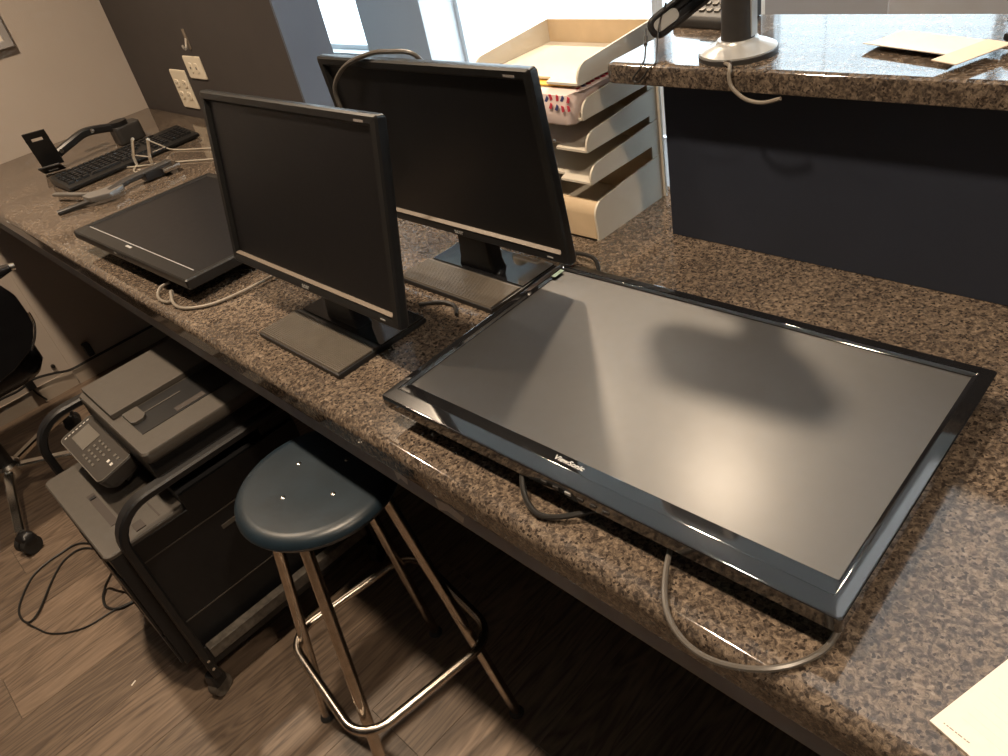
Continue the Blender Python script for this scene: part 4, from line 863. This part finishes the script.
for s in (-1, 1):
    xa = s * 0.222; xb = s * 0.262
    sp_ = obj('arm_panel', prism(B(), side, 'x', min(xa, xb), max(xa, xb), 0.008, 2), 'vinyl', ch)
    obj('arm_trim', tube(B(), [(xb, 0.243, 0.552), (xb, 0.270, 0.583), (xb, 0.290, 0.622), (xb, 0.293, 0.660)], 0.0035, 8, k=4), 'chrome', sp_)
    ap = obj('arm_pad', loft(B(), [[(s * 0.242 + a * k3, y_, 0.795 + b * k3) for a, b in rrect(-0.030, 0.030, -0.016, 0.016, 0.012, 4)] for y_, k3 in ((-0.22, 0.6), (-0.20, 0.95), (0.10, 1.0), (0.28, 0.9), (0.318, 0.55))]), 'vinyl', ch)
    obj('pad_cap', tube(B(), [(s * 0.242, 0.317, 0.795), (s * 0.242, 0.331, 0.793)], 0.011, 12), 'chrome', ap)

# ================================================================ cords and bits on the floor
zf = 0.0035
def fcable(label, pts, r=0.0032, m='cable_black'): return cable('floor_cable', label, pts, r, m, 7)
fcable('thin black cord looping on the wood floor in front of the printer', [(-1.95, 0.10, zf), (-2.13, 0.085, zf), (-2.318, 0.013, zf), (-2.342, -0.059, zf), (-2.326, -0.142, zf), (-2.256, -0.202, zf), (-2.197, -0.226, zf), (-2.140, -0.218, zf), (-2.150, -0.181, zf + 0.004), (-2.250, -0.110, zf), (-2.302, -0.052, zf), (-2.290, 0.008, zf), (-2.16, 0.06, zf), (-1.97, 0.08, zf)])
fcable('thin black cord running from the floor loop back under the cart', [(-2.139, -0.222, zf + 0.006), (-2.090, -0.206, zf), (-2.041, -0.188, zf), (-1.995, -0.150, zf), (-1.965, -0.10, zf), (-1.955, -0.03, zf), (-1.93, 0.04, zf)], 0.0024)
fcable('short black cord hanging down at the printer front corner', [(-1.99, 0.035, 0.10), (-2.03, 0.01, 0.05), (-2.060, -0.010, 0.012), (-2.030, -0.034, zf), (-1.985, -0.040, zf), (-1.945, -0.015, zf), (-1.93, 0.04, zf)], 0.004)
wc = cable('network_cable', 'dark cable running along the baseboard under the counter', [(XL + 0.03, -0.45, 0.115), (XL + 0.026, 0.05, 0.110), (XL + 0.024, 0.157, 0.105), (XL + 0.024, 0.226, 0.118), (XL + 0.024, 0.30, 0.100), (XL + 0.024, 0.36, 0.079), (XL + 0.026, 0.45, 0.079), (XL + 0.026, 0.64, 0.079), (XL + 0.026, 0.95, 0.079)], 0.0055, 'cable_black')
ad = thing('power_adapter', 'small black plug box hanging on the baseboard cable', 'adapter', (XL, 0.205, 0.115))
obj('adapter_body', box(B(), 0.001, 0.045, -0.016, 0.016, -0.028, 0.030, 0.004), 'black_plastic', ad)
obj('adapter_lead', tube(B(), [(0.02, 0, -0.028), (0.022, 0.004, -0.06), (0.03, 0.02, -0.10)], 0.004, 8, k=4), 'cable_black', ad)
ad2 = thing('power_adapter', 'black plug box further along the cable in the shade under the counter', 'adapter', (XL + 0.006, 0.46, 0.12))
obj('adapter_body', box(B(), 0.001, 0.040, -0.014, 0.014, -0.025, 0.03, 0.004), 'black_plastic', ad2)
wh = obj('cable_clip', tube(B(), [(0.0, 0, 0), (0.012, 0, 0)], 0.008, 10), 'cable_black', loc=(XL, 0.315, 0.120)); tag(wh, 'tiny dark cable hole bushing low on the beige wall', 'bushing')
cr = obj('paper_scrap', prism(B(), [(-0.0025, -0.007), (0.001, -0.008), (0.0025, 0.007), (-0.001, 0.008)], 'z', 0.0, 0.0012), 'paper', loc=(-1.672, -0.0915, 0.0002), rot=(0, 0, 0.5)); tag(cr, 'tiny white scrap lying on the wood floor left of the stool', 'scrap')
# chrome-framed lobby chair just beyond the ledge
lc = thing('lobby_chair', 'grey lobby chair with chrome frame behind the ledge', 'chair', (-0.95, 2.75, 0))
obj('seat', box(B(), -0.24, 0.24, -0.23, 0.23, 0.42, 0.47, 0.02, 3), 'lobby_grey', lc)
obj('backrest', box(B(), -0.24, 0.24, 0.21, 0.25, 0.52, 0.86, 0.015, 3), 'lobby_grey', lc)
for s in (-1, 1):
    obj('side_frame', tube(B(), [(s * 0.25, -0.25, 0.012), (s * 0.25, -0.25, 0.62), (s * 0.25, -0.20, 0.655), (s * 0.25, 0.18, 0.655), (s * 0.25, 0.23, 0.62), (s * 0.25, 0.25, 0.012)], 0.0115, 10), 'chrome', lc)
    obj('back_upright', tube(B(), [(s * 0.22, 0.23, 0.42), (s * 0.22, 0.23, 0.85)], 0.010, 8), 'chrome', lc)
